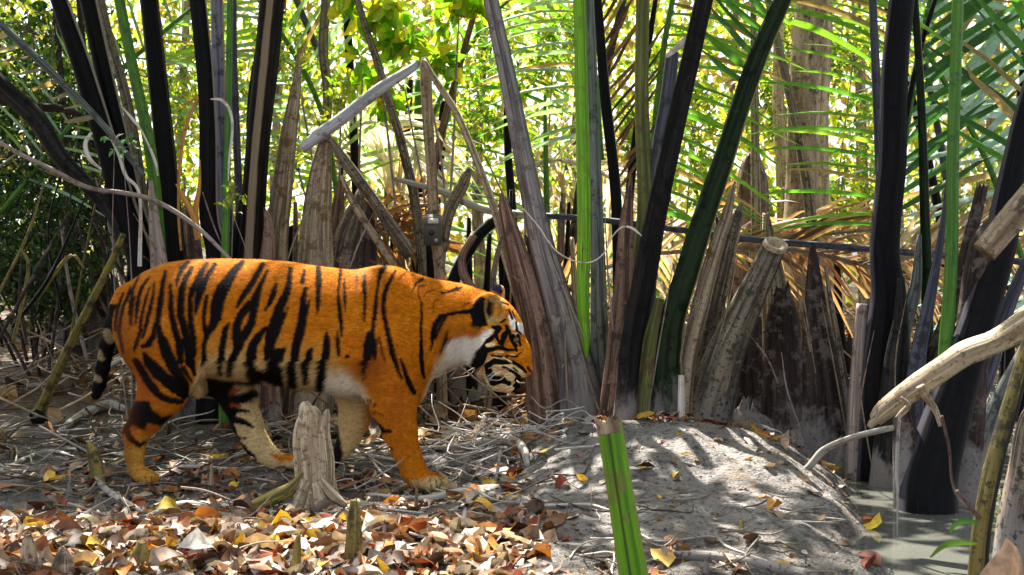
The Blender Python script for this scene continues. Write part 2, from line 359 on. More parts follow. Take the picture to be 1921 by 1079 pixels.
# coat: the markings are laid on the flank in side view, the same on both flanks
lat = np.where(TFAR, TP[:, 1], -np.abs(TP[:, 1])); sY = F / (TY + lat)
cx_ = CX + (TP[:, 0] + TX) * sY; cy_ = CY - (TP[:, 2] - CH) * sY
jx = (.5 + 1.3 * (cx_ < 880)) * fbm(cx_ * .25, cy_ * .25, TP[:, 1] * 60, 2, 3); jy = (.5 + 1.3 * (cx_ < 880)) * fbm(cx_ * .25, cy_ * .25, TP[:, 1] * 60, 2, 13)
cxj, cyj = cx_ + jx, cy_ + jy
ORG = np.array([.60, .185, .005]); DRK = np.array([.006, .004, .004]); CRM = np.array([.76, .57, .28]); WHT = np.array([.88, .82, .72]); RED = np.array([.34, .075, .012])
YEL = np.array([.62, .34, .06])
TC = np.tile(ORG, (len(TP), 1))
TC *= (1 + .22 * fbm(cx_ * .05, cy_ * .10, TP[:, 1] * 10, 4, 21))[:, None] * np.array([1, 1, 1])
fl = sstep(.18, .5, fbm(cx_ * .09, cy_ * .30, TP[:, 1] * 20, 3, 23)); TC = TC * (1 - .5 * fl[:, None]) + np.array([.36, .085, .008]) * (.5 * fl[:, None])
fl = sstep(.2, .5, fbm(cx_ * .03 + 9, cy_ * .05, TP[:, 1] * 5, 3, 24)); TC = TC * (1 - .5 * fl[:, None]) + np.array([.68, .27, .02]) * (.5 * fl[:, None])
TC *= (1 - .35 * sstep(.1, .5, fbm(cx_ * .018, cy_ * .012, TP[:, 1] * 3, 3, 51)) * (cx_ < 400))[:, None]
def lay(mask, c): 
    global TC
    TC = TC * (1 - mask[:, None]) + np.asarray(c) * mask[:, None]
SW = 1.3
def strokes(tile, sets, c=DRK, soft=1.3, sel=None, alpha=1.):
    ox, oy, s = tile
    for st in sets:
        m = np.zeros(len(TP)); st = np.array(st, float)
        if len(st) == 1: st = np.vstack([st, st + [[.1, 0, 0]]])
        for a, b in zip(st[:-1], st[1:]):
            ax_, ay_, aw = ox + a[0] / s, oy + a[1] / s, a[2] * SW / s / 2; bx, by, bw = ox + b[0] / s, oy + b[1] / s, b[2] * SW / s / 2
            dx, dy = bx - ax_, by - ay_; t = np.clip(((cxj - ax_) * dx + (cyj - ay_) * dy) / (dx * dx + dy * dy + 1e-9), 0, 1)
            d = np.hypot(cxj - ax_ - t * dx, cyj - ay_ - t * dy) - (aw + (bw - aw) * t)
            m = np.maximum(m, 1 - sstep(-soft, soft, d))
        if sel is not None: m = m * sel
        lay(m * alpha, c)
def poly(tile, pts, c, soft=1.5, sel=None, alpha=1.):
    ox, oy, s = tile; p = np.array([(ox + a / s, oy + b / s) for a, b in pts]); ins = np.zeros(len(TP), bool); dm = np.full(len(TP), 1e9)
    for a, b in zip(p, np.roll(p, -1, 0)):
        cr = ((a[1] > cyj) != (b[1] > cyj)); xx = (b[0] - a[0]) * (cyj - a[1]) / (b[1] - a[1] + 1e-9) + a[0]; ins ^= cr & (cxj < xx)
        d = b - a; t = np.clip(((cxj - a[0]) * d[0] + (cyj - a[1]) * d[1]) / (d @ d + 1e-9), 0, 1); dm = np.minimum(dm, np.hypot(cxj - a[0] - t * d[0], cyj - a[1] - t * d[1]))
    sd = np.where(ins, -dm, dm); m = 1 - sstep(-soft, soft, sd)
    if sel is not None: m = m * sel
    lay(m * alpha, c)
NR = (~TFAR).astype(float); FR = TFAR.astype(float); PX = (0, 0, 1.)
nz_ = fbm(cx_ * .04, cy_ * .02, 0, 3, 31) * 14
# pale underside
bl = np.interp(cx_, [200, 300, 380, 430, 500, 560, 620, 660, 700, 740, 800, 820, 850, 900], [900, 900, 662, 655, 668, 668, 678, 690, 735, 900, 715, 668, 645, 640])
UP = 1 - sstep(742, 756, cy_)
lay(sstep(-10, 14, cy_ - bl + nz_) * NR * UP * (cx_ < 905) * (cx_ > 350) * .9, CRM); lay(sstep(5, 30, cy_ - bl + nz_) * NR * (cx_ > 600) * (cx_ < 900) * UP * .7, WHT)
lay(sstep(-50, -10, cy_ - bl + nz_) * (1 - sstep(0, 40, cy_ - bl)) * NR * (cx_ > 380) * (cx_ < 640) * .55, YEL)
lay(np.exp(-((cx_ - 275) / 30) ** 2 - ((cy_ - 715) / 60) ** 2) * .9 * NR, RED); lay(np.exp(-((cx_ - 700) / 26) ** 2 - ((cy_ - 680) / 34) ** 2) * .85 * NR, RED)
lay(np.exp(-((cx_ - 745) / 22) ** 2 - ((cy_ - 760) / 60) ** 2) * .5 * NR, RED); lay(np.exp(-((cx_ - 300) / 60) ** 2 - ((cy_ - 570) / 50) ** 2) * .35 * NR, RED)
lay(sstep(800, 850, cy_) * NR * (cx_ < 320) * .8, YEL * 1.05)
lay(sstep(893, 905, cy_) * NR * (cx_ > 770) * .75, CRM)
A_, B_, C_, D_, E_, F_, G_, K_ = (200, 480, 5.395), (380, 480, 5.395), (560, 480, 5.395), (700, 480, 5.395), (200, 640, 5.395), (380, 660, 5.395), (640, 640, 4.905), (880, 520, 4.69)
# far legs; the dark band down the hind leg's back includes painted shadow
lay(FR * (cx_ < 600) * 1., CRM * .95); lay(FR * (cx_ > 600) * 1., CRM * np.array([.95, .88, .8])); lay(FR * sstep(675, 695, cx_) * .8, ORG)
strokes(F_, [[(120, 150, 250), (170, 300, 270), (220, 450, 230), (225, 600, 190), (250, 750, 120), (320, 880, 70), (420, 990, 60), (520, 1070, 40)], [(500, 290, 60), (400, 260, 100)],
    [(520, 420, 70), (400, 470, 80), (300, 470, 70)], [(470, 600, 22), (380, 590, 36), (280, 590, 50)], [(520, 765, 16), (430, 710, 45), (330, 680, 60)], [(440, 875, 12), (340, 860, 26)]], sel=FR)
strokes(F_, [[(300, 530, 40), (380, 545, 30)], [(330, 390, 50), (400, 370, 20)]], RED, sel=FR)
strokes((450, 720, 3.006), [[(180, 400, 12), (240, 420, 30), (300, 410, 30)]], ORG, 3, sel=FR)
strokes(PX, [[(618, 805, 26), (628, 850, 24), (626, 868, 20)]], DRK * 2, 3, sel=FR)
# flank stripes
SW = 1.08
strokes(A_, [[(300, 290, 12), (240, 370, 28), (215, 440, 26), (235, 490, 14)], [(440, 215, 22), (360, 320, 35), (330, 420, 45), (310, 560, 45), (300, 680, 26)], [(290, 400, 16), (270, 470, 36), (255, 560, 42), (250, 700, 28)],
    [(440, 320, 16), (400, 440, 28), (370, 560, 33), (350, 680, 35), (340, 790, 40), (300, 900, 45), (285, 960, 26)], [(490, 270, 16), (475, 400, 33), (450, 520, 42), (420, 640, 42), (390, 760, 38), (370, 830, 24)],
    [(600, 160, 30), (575, 280, 48), (560, 400, 62), (545, 500, 66), (530, 600, 58), (525, 700, 58), (550, 820, 66), (600, 930, 80), (650, 1040, 92)],
    [(485, 680, 22), (480, 800, 56), (430, 890, 66), (370, 915, 40)], [(650, 290, 30), (655, 420, 48), (655, 540, 58), (670, 650, 62), (700, 760, 66), (730, 880, 70), (750, 1000, 66), (755, 1070, 60)],
    [(835, 66, 34), (770, 130, 58), (730, 220, 42), (710, 300, 18)], [(870, 120, 36), (800, 230, 62), (765, 350, 72), (755, 470, 76), (755, 600, 76), (790, 720, 72), (820, 850, 80), (840, 970, 95), (850, 1070, 105)],
    [(1020, 80, 34), (960, 170, 56), (920, 280, 76), (870, 350, 66), (850, 430, 50), (850, 560, 58), (860, 700, 62), (890, 850, 58), (880, 980, 70)],
    [(1100, 90, 46), (1010, 230, 58), (960, 330, 86), (930, 430, 76), (910, 530, 46), (905, 600, 14)], [(1020, 400, 34), (1000, 520, 48), (985, 640, 43), (1000, 740, 48), (1012, 790, 48), (1000, 860, 42), (990, 960, 38), (985, 1070, 38)]], sel=NR)
strokes(E_, [[(570, 0, 105), (620, 130, 115), (680, 260, 115), (740, 360, 100), (790, 450, 100), (810, 540, 50)], [(745, 0, 70), (750, 100, 74), (760, 190, 30)], [(780, 270, 50), (830, 360, 36), (870, 420, 20)], [(850, 130, 100), (860, 230, 70), (890, 330, 40)],
    [(390, 130, 50), (430, 210, 100), (520, 310, 125), (620, 400, 125), (700, 470, 115), (780, 540, 90)], [(300, 200, 70), (340, 260, 76), (400, 370, 76), (470, 470, 85), (560, 560, 76), (660, 600, 56), (760, 610, 50)],
    [(210, 910, 60), (240, 980, 60), (330, 1050, 50), (400, 1010, 20)]], sel=NR)
poly(E_, [(240, 600), (430, 600), (470, 690), (560, 755), (700, 735), (600, 860), (520, 850), (420, 830), (380, 900), (320, 880), (270, 850), (150, 960)], DRK, 3, NR)
strokes(E_, [[(285, 890, 60), (290, 930, 30)], [(430, 890, 60), (480, 870, 40)]], RED * 1.3, 4, NR)
SW = 1.16
strokes(B_, [[(410, 66, 44), (340, 130, 66), (290, 210, 86), (220, 310, 112), (170, 420, 122), (150, 520, 122), (140, 620, 105), (100, 720, 76), (50, 800, 48), (20, 900, 42), (20, 1000, 46), (20, 1070, 60)],
    [(610, 90, 50), (570, 160, 46), (510, 270, 58), (440, 370, 56), (380, 460, 50), (345, 525, 22)], [(665, 150, 24), (600, 280, 46), (560, 380, 66), (530, 470, 90), (520, 560, 76), (500, 680, 76), (440, 780, 86), (380, 880, 86), (340, 980, 76), (300, 1060, 70)],
    [(480, 490, 70), (390, 600, 76), (350, 700, 76), (345, 800, 86), (350, 880, 76)], [(270, 690, 30), (230, 760, 58), (215, 860, 62), (200, 960, 58), (185, 1050, 58)], [(750, 290, 28), (725, 370, 56), (690, 460, 50), (640, 550, 18)],
    [(895, 130, 40), (875, 300, 58), (840, 420, 76), (780, 530, 88), (760, 640, 115), (720, 760, 132), (690, 870, 105), (670, 970, 86), (645, 1050, 40)], [(870, 520, 14), (840, 600, 36), (800, 680, 40)],
    [(640, 730, 32), (570, 820, 76), (510, 910, 86), (500, 1000, 95), (500, 1070, 95)], [(1035, 150, 26), (1010, 260, 44)], [(1050, 330, 34), (1020, 450, 58), (1020, 560, 78), (1010, 680, 88), (980, 800, 88), (950, 920, 86), (940, 1000, 78), (945, 1070, 68)],
    [(1085, 450, 18), (1060, 560, 36), (1040, 620, 40)], [(840, 940, 30), (790, 990, 86), (750, 1060, 125)]], sel=NR)
strokes(C_, [[(205, 120, 46), (210, 250, 58), (205, 400, 48), (200, 520, 38), (190, 590, 14)], [(430, 150, 40), (415, 260, 28), (405, 380, 26), (415, 500, 38), (430, 620, 42), (440, 740, 32), (440, 820, 12)], [(465, 230, 14), (470, 350, 26), (475, 450, 30), (475, 570, 10)],
    [(675, 190, 20), (670, 300, 42), (680, 420, 33), (675, 540, 28), (668, 660, 22)], [(880, 112, 44), (840, 160, 46), (815, 250, 32), (795, 400, 27), (785, 520, 42), (770, 640, 38), (755, 760, 38), (760, 860, 56), (770, 960, 56), (780, 1050, 24)],
    [(985, 150, 22), (920, 270, 42), (875, 380, 43), (862, 480, 43), (870, 600, 43), (895, 720, 46), (925, 850, 46), (950, 970, 46), (985, 1070, 46)], [(290, 780, 30), (290, 870, 66), (285, 970, 76), (270, 1070, 76)],
    [(135, 940, 34), (110, 1000, 66), (110, 1070, 76)], [(395, 760, 18), (400, 870, 42), (410, 1000, 36)], [(715, 780, 34), (700, 900, 74), (700, 1000, 84), (700, 1070, 76)], [(495, 1020, 46)]], sel=NR)
strokes(C_, [[(590, 200, 20), (595, 330, 10)], [(820, 830, 24), (850, 960, 26), (880, 1060, 20)], [(1070, 180, 14), (1010, 240, 8)]], RED * .4, sel=NR)
strokes(F_, [[(500, 0, 95), (500, 90, 95), (540, 190, 80), (640, 230, 90), (760, 270, 100)], [(760, 30, 120), (730, 150, 110), (780, 250, 90)], [(940, 0, 66), (930, 120, 74), (930, 220, 60), (910, 300, 30)], [(1070, 100, 60), (1060, 230, 50)]], sel=NR)  # belly strokes join the stripes with painted shadow along the lower edge
strokes(D_, [[(500, 240, 34), (440, 280, 24), (395, 360, 12)], [(490, 480, 20), (495, 600, 26), (485, 740, 26), (490, 870, 27), (490, 1000, 31), (490, 1070, 34)], [(690, 375, 16), (760, 370, 22), (850, 335, 38), (900, 315, 12)],
    [(1010, 560, 46), (860, 575, 28), (770, 590, 33), (690, 610, 46), (630, 700, 56), (605, 800, 46), (600, 870, 26), (585, 960, 20)], [(740, 610, 36), (690, 710, 34), (630, 830, 36)], [(770, 740, 26), (750, 850, 36), (700, 960, 18)], [(810, 800, 14), (760, 880, 26)],
    [(1060, 910, 28), (970, 945, 16), (930, 980, 26)]], sel=NR)
strokes(D_, [[(340, 160, 16), (270, 240, 10)], [(540, 300, 12), (470, 310, 18), (460, 370, 18), (490, 480, 20)], [(620, 345, 16), (545, 370, 12), (510, 420, 8)], [(660, 440, 10), (620, 480, 16), (610, 590, 8)], [(910, 510, 12), (975, 475, 16)]], RED * .5, sel=NR)
strokes(G_, [[(270, 0, 76), (250, 120, 66), (240, 250, 44), (230, 350, 14)], [(310, 0, 50), (315, 150, 20)], [(445, 0, 36), (480, 130, 38), (520, 250, 30), (560, 340, 20)], [(550, 160, 18), (590, 280, 38), (620, 370, 46), (670, 470, 40)], [(740, 0, 30), (740, 150, 38), (750, 280, 38), (765, 330, 24)],
    [(250, 520, 20), (310, 580, 28)], [(290, 720, 34), (340, 770, 36), (390, 820, 42), (450, 825, 30)], [(430, 970, 10), (470, 990, 24)], [(300, 650, 12), (390, 680, 10)]], sel=NR)
strokes(PX, [[(246, 538, 3), (232, 575, 6), (224, 620, 7), (232, 660, 5)], [(232, 550, 4), (220, 585, 7), (217, 620, 5)], [(238, 690, 5), (250, 730, 6), (246, 760, 4)], [(262, 515, 3), (250, 545, 5), (243, 590, 5)]], DRK, sel=NR)
lay(np.exp(-((cx_ - 232) / 22) ** 2) * sstep(560, 620, cy_) * NR * .55, RED * .5)
strokes(PX, [[(478, 700, 20), (492, 726, 18)], [(524, 695, 24), (530, 730, 22)], [(552, 690, 18), (556, 732, 16)], [(577, 680, 14), (580, 715, 10)], [(610, 680, 17), (606, 730, 14)], [(418, 672, 9), (420, 700, 8)], [(440, 670, 12), (436, 700, 10)]], DRK, sel=NR)
lay(sstep(792, 806, cx_) * sstep(890, 900, cy_) * NR * (cy_ > 880) * .8, CRM)
strokes(PX, [[(806, 897, 1.2), (810, 914, 2)], [(817, 897, 1.2), (820, 917, 2)], [(828, 899, 1.2), (830, 916, 2)], [(274, 893, 1.2), (276, 905, 1.6)], [(284, 893, 1.2), (286, 905, 1.6)]], DRK * 4, .8, NR)
# tail rings
tl = (cx_ < 232) & (cy_ > 570) & (cx_ - 250 < -(cy_ - 540) * .25); tl = tl & (np.abs(TP[:, 1] + .02) < .06)
lay(tl * 1., DRK)
strokes(PX, [[(215, 606, 3), (220, 622, 5), (221, 634, 3)], [(201, 622, 12), (207, 636, 16)], [(184, 662, 14), (192, 672, 9)], [(178, 706, 9), (186, 712, 10)]], CRM * .38, 1.5, tl * 1.)
SW = 1.25
# head
poly(K_, [(-130, 530), (-20, 495), (70, 520), (150, 470), (215, 450), (200, 520), (130, 600), (90, 700), (60, 800), (-110, 760), (-190, 680), (-190, 600)], WHT, 6, NR, .95)
poly(K_, [(130, 740), (170, 700), (240, 680), (500, 850), (480, 1050), (200, 1050), (120, 900)], CRM, 4, NR)
poly(K_, [(-15, 290), (30, 270), (55, 220), (105, 170), (150, 190), (142, 300), (158, 360), (166, 425), (90, 440), (35, 400), (10, 320)], DRK, 1, NR)
poly(K_, [(140, 210), (200, 150), (260, 170), (330, 260), (330, 330), (240, 420), (165, 415), (150, 360), (135, 290)], CRM * np.array([.62, .50, .32]), 3, NR)
poly(K_, [(165, 195), (225, 235), (225, 320), (175, 360), (142, 300)], DRK, 4, NR)
poly(K_, [(210, 255), (300, 250), (330, 300), (270, 350), (220, 340)], ORG * .9, 8, NR, .8)
poly(K_, [(190, 110), (220, 50), (280, 60), (300, 130), (270, 160)], DRK * 4 + np.array([.0, .01, .05]), 2, NR)
strokes(K_, [[(290, 70, 12), (305, 130, 14), (295, 190, 12)]], CRM, 2, NR)
strokes(K_, [[(365, 350, 36), (400, 430, 56), (450, 430, 50), (466, 490, 24)], [(395, 500, 14), (450, 490, 12)]], WHT, 2, NR)
strokes(K_, [[(290, 220, 12), (345, 240, 12)], [(320, 370, 14), (280, 400, 14)], [(352, 290, 14), (380, 365, 18)], [(415, 395, 14), (420, 470, 20), (460, 500, 14)], [(430, 510, 24), (452, 600, 18)], [(355, 470, 20), (365, 540, 24), (400, 600, 24), (420, 650, 16)], [(300, 700, 16), (350, 735, 20), (440, 770, 14)], [(420, 690, 10), (460, 660, 8)], [(380, 300, 10), (400, 350, 12)], [(210, 440, 26), (260, 450, 46), (230, 510, 30), (170, 560, 40), (150, 590, 40)],
    [(240, 520, 26), (272, 590, 20)], [(330, 430, 26), (340, 470, 30), (312, 510, 48), (295, 570, 42), (300, 620, 30)], [(160, 590, 50), (120, 660, 76), (95, 730, 80), (65, 785, 46)], [(160, 640, 44), (260, 620, 30), (340, 640, 26), (400, 640, 16)],
    [(385, 520, 36), (412, 600, 32)], [(200, 690, 14), (330, 705, 18)], [(165, 775, 40), (220, 740, 42), (300, 752, 42), (380, 745, 26), (460, 795, 30), (500, 835, 20)], [(162, 780, 44), (178, 850, 56), (215, 915, 70), (285, 900, 56), (335, 930, 30)], [(300, 790, 20), (400, 840, 26), (440, 880, 30)], [(330, 690, 12), (420, 700, 14)],
    [(350, 935, 36)], [(430, 905, 50), (440, 935, 40)], [(390, 800, 14), (430, 830, 12)]], DRK, 1., NR)
strokes(K_, [[(160, 600, 26), (210, 590, 34)], [(225, 660, 12), (300, 660, 14)], [(300, 705, 10), (370, 745, 12)], [(365, 680, 10), (400, 685, 8)], [(170, 805, 7), (260, 775, 7), (400, 780, 7), (470, 830, 6)], [(300, 840, 7), (370, 870, 8)], [(420, 580, 12)]], CRM * 1.1, .8, NR)
strokes(K_, [[(340, 560, 26), (320, 600, 22)], [(250, 810, 20), (310, 820, 22)], [(290, 870, 20)]], ORG * np.array([1, .8, 1]), 2, NR)
strokes(K_, [[(520, 800, 26), (540, 830, 16)]], DRK * 3, 1.5, NR)
TC = np.clip(TC, 0.002, .95)
tiger = empty('tiger', (TX, TY, 0), 'large orange tiger with black stripes walking right with its head lowered', 'tiger')
N = NT('tiger_coat'); a = N.n('Attribute', attribute_name='Col'); tc = N.n('TexCoord'); nz = N.noise(N.scaled(tc.outputs['Object'], (38, 120, 120)), 1, 4)
N.set(N.b.inputs['Base Color'], N.mix(1., a.outputs['Color'], N.mix(N.ramp(nz, .3, .7), (.62,) * 3, (1.3,) * 3), 'MULTIPLY')); N.b.inputs['Roughness'].default_value = .8; N.b.inputs['Specular IOR Level'].default_value = .08
N.bump(nz, .006, .7); COAT = N.m
mb = MB(); mb.add(TP + np.array(tiger.location), TQ.tolist(), None, TC); body = mb.build('body', COAT, tiger)
# short coat hairs
rng = np.random.default_rng(5)
area = np.linalg.norm(np.cross(TP[TQ[:, 2]] - TP[TQ[:, 0]], TP[TQ[:, 3]] - TP[TQ[:, 1]]), axis=1); nH = 320000
fi = rng.choice(len(TQ), nH, p=area / area.sum()); uv_ = rng.random((nH, 2)); q4 = TP[TQ[fi]]
base = (q4[:, 0] * ((1 - uv_[:, 0]) * (1 - uv_[:, 1]))[:, None] + q4[:, 1] * (uv_[:, 0] * (1 - uv_[:, 1]))[:, None] + q4[:, 2] * (uv_[:, 0] * uv_[:, 1])[:, None] + q4[:, 3] * ((1 - uv_[:, 0]) * uv_[:, 1])[:, None])
nn = TN[TQ[fi, 0]]; cc = TC[TQ[fi]].mean(1)
pxh, pyh = cx_[TQ[fi, 0]], cy_[TQ[fi, 0]]
flow = np.tile([-1., 0, -.35], (nH, 1)); leg = (pyh > 745)[:, None]; flow = np.where(leg, [-.25, 0, -1.], flow)
hd_ = (pxh > 905)[:, None]; flow = np.where(hd_, [-.6, 0, .75], flow)
ru = (pxh > 825) & (pxh < 915) & (pyh > 600); flow = np.where(ru[:, None], [-.8, 0, -.8], flow)
flow = flow + rng.normal(0, .22, (nH, 3)); flow -= (flow * nn).sum(1)[:, None] * nn; flow /= np.linalg.norm(flow, axis=1)[:, None] + 1e-9
ln = np.full(nH, .0085); ln = np.where((pyh > 675) & (pyh < 750) & (pxh > 380) & (pxh < 720), .024, ln); ln = np.where(ru, .028, ln); ln = np.where(pxh > 905, .0035, ln); ln *= rng.uniform(.7, 1.3, nH) * np.where((pxh > 912) & (pyh > 560), .25, 1)
dr = flow * .92 + nn * .42; sd_ = np.cross(nn, flow) * rng.uniform(.0007, .0012, nH)[:, None]
tip = base + dr * ln[:, None]; HV = np.stack([base - sd_ - nn * .001, base + sd_ - nn * .001, tip], 1).reshape(-1, 3)
hm = bpy.data.meshes.new('fur'); hm.vertices.add(nH * 3); hm.vertices.foreach_set('co', HV.astype(np.float32).ravel()); hm.loops.add(nH * 3); hm.loops.foreach_set('vertex_index', np.arange(nH * 3, dtype=np.int32))
hm.polygons.add(nH); hm.polygons.foreach_set('loop_start', (np.arange(nH) * 3).astype(np.int32)); hm.polygons.foreach_set('loop_total', np.full(nH, 3, np.int32)); hm.update(calc_edges=True)
hc = np.repeat(cc * (rng.uniform(.65, 1.25, nH) * (1 + .25 * fbm(pxh * .22, pyh * .5, 0, 3, 88)))[:, None], 3, 0); ca = hm.color_attributes.new('Col', 'FLOAT_COLOR', 'POINT'); ca.data.foreach_set('color', np.column_stack([np.clip(hc, 0, 1), np.ones(nH * 3)]).astype(np.float32).ravel())
N = NT('fur_strands'); a = N.n('Attribute', attribute_name='Col'); N.t.links.new(a.outputs['Color'], N.b.inputs['Base Color']); N.b.inputs['Roughness'].default_value = .6; N.b.inputs['Specular IOR Level'].default_value = .1
hm.materials.append(N.m); fo = bpy.data.objects.new('fur', hm); col.objects.link(fo); fo.parent = tiger
# eyes, nose, whiskers
def uvsphere(mb, c, r, c_=(1, 1, 1), n=12, sc3=(1, 1, 1), mi=0):
    v = []; f = []
    for i in range(n + 1):
        for j in range(n * 2):
            a, b = math.pi * i / n, math.pi * j / n; v.append((c[0] + r * sc3[0] * math.sin(a) * math.cos(b), c[1] + r * sc3[1] * math.sin(a) * math.sin(b), c[2] + r * sc3[2] * math.cos(a)))
    m = n * 2
    for i in range(n):
        for j in range(m): f.append((i * m + j, (i + 1) * m + j, (i + 1) * m + (j + 1) % m, i * m + (j + 1) % m))
    mb.add(v, f, None, c_, mi)
N = NT('tiger_eye'); N.b.inputs['Base Color'].default_value = (.10, .06, .01, 1); N.b.inputs['Roughness'].default_value = .05; EYE = N.m
N = NT('nose_skin'); N.b.inputs['Base Color'].default_value = (.16, .05, .04, 1); N.b.inputs['Roughness'].default_value = .4; NOSE = N.m
N = NT('whisker_white'); N.b.inputs['Base Color'].default_value = (.85, .83, .78, 1); N.b.inputs['Roughness'].default_value = .4; WH = N.m
to = np.array(tiger.location)
for s in (-1, 1):
    mb = MB(); uvsphere(mb, Tp(968, 638, .064 * s) + to, .013); mb.build('eye', EYE, tiger)
mb = MB(); uvsphere(mb, Tp(994, 697, 0) + to, .014, sc3=(.7, 1.3, .7)); mb.build('nose', NOSE, tiger)
for s in (-1, 1):
    mb = MB()
    for i in range(9):
        a = Tp(948 + rng.uniform(-6, 10), 696 + rng.uniform(-9, 9), .060 * s); L = rng.uniform(.08, .13)
        b = a + np.array([-.35 * L, s * L * .55, rng.uniform(-.35, .15) * L]); d = a + np.array([-.8 * L, s * L * .75, rng.uniform(-.7, .05) * L])
        tube(mb, [a + to, b + to, d + to], [.0007, .0006, .0002], 3, lump=0, cap=False)
    mb.build('whiskers', WH, tiger)
# ------------------------------------------------------------------ stalk materials
def stalk_mat(name, c1, c2, rough=.4, k=12., mudh=0., strip=None, spots=0., c3=None, bmp=.8, sp=.28):
    N = NT(name); tc = N.n('TexCoord'); uv = tc.outputs['UV']; geo = N.n('NewGeometry'); P = geo.outputs['Position']
    n1 = N.noise(N.scaled(uv, (k, 1.2, 1)), 1., 5, .65); n2 = N.noise(N.scaled(uv, (k * 4, 4, 1)), 1., 3, .6); n3 = N.noise(P, 16, 4, .7)
    c = N.mix(N.ramp(n1, .38, .62), c1, c2); c = N.mix(N.ramp(n3, .52, .63, 0, .85), c, c3 or tuple(v * .35 for v in c1))
    c = N.mix(N.ramp(n2, .58, .72, 0, .6), c, tuple(min(1, v * 2.2) for v in c2)); c = N.mix(N.ramp(N.noise(N.scaled(uv, (5, 9, 1)), 1., 5, .7), .60, .68, 0, .5), c, tuple(min(1, v * 1.6) for v in c2)); c = N.mix(N.ramp(N.noise(N.scaled(uv, (9, 2.2, 1)), 1., 4, .75), .62, .70, 0, .8), c, tuple(v * .3 for v in c1))
    su = N.n('SeparateXYZ'); N.set(su.inputs[0], uv)
    if strip:
        for (a, b, sc_) in strip:
            uu = N.math('ADD', su.outputs[0], N.math('MULTIPLY', N.math('SUBTRACT', n1, .5), .10))
            f = N.math('MULTIPLY', N.ramp(uu, a - .012, a + .012), N.ramp(uu, b + .012, b - .012)); c = N.mix(f, c, N.mix(n2, sc_, tuple(v * .55 for v in sc_)))
    if mudh:
        sz = N.n('SeparateXYZ'); N.set(sz.inputs[0], P)
        zz = N.math('ADD', sz.outputs[2], N.math('MULTIPLY', N.math('SUBTRACT', N.noise(N.scaled(P, (1, 1, .5)), 9, 4, .7), .5), .7))
        c = N.mix(N.math('MULTIPLY', N.ramp(zz, mudh, mudh * .35), .85), c, N.mix(n3, (.17, .155, .15), (.34, .31, .30)))
    if spots: c = N.mix(N.ramp(N.noise(P, 60, 3, .7), .56, .62, 0, spots), c, (.02, .018, .015))
    N.set(N.b.inputs['Base Color'], c); N.set(N.b.inputs['Roughness'], N.math('ADD', rough - .1, N.math('MULTIPLY', n1, .25))); N.b.inputs['Specular IOR Level'].default_value = sp
    N.bump(N.math('ADD', n1, N.math('MULTIPLY', n2, .4)), .006, bmp); return N.m
TAN = (.46, .33, .18)
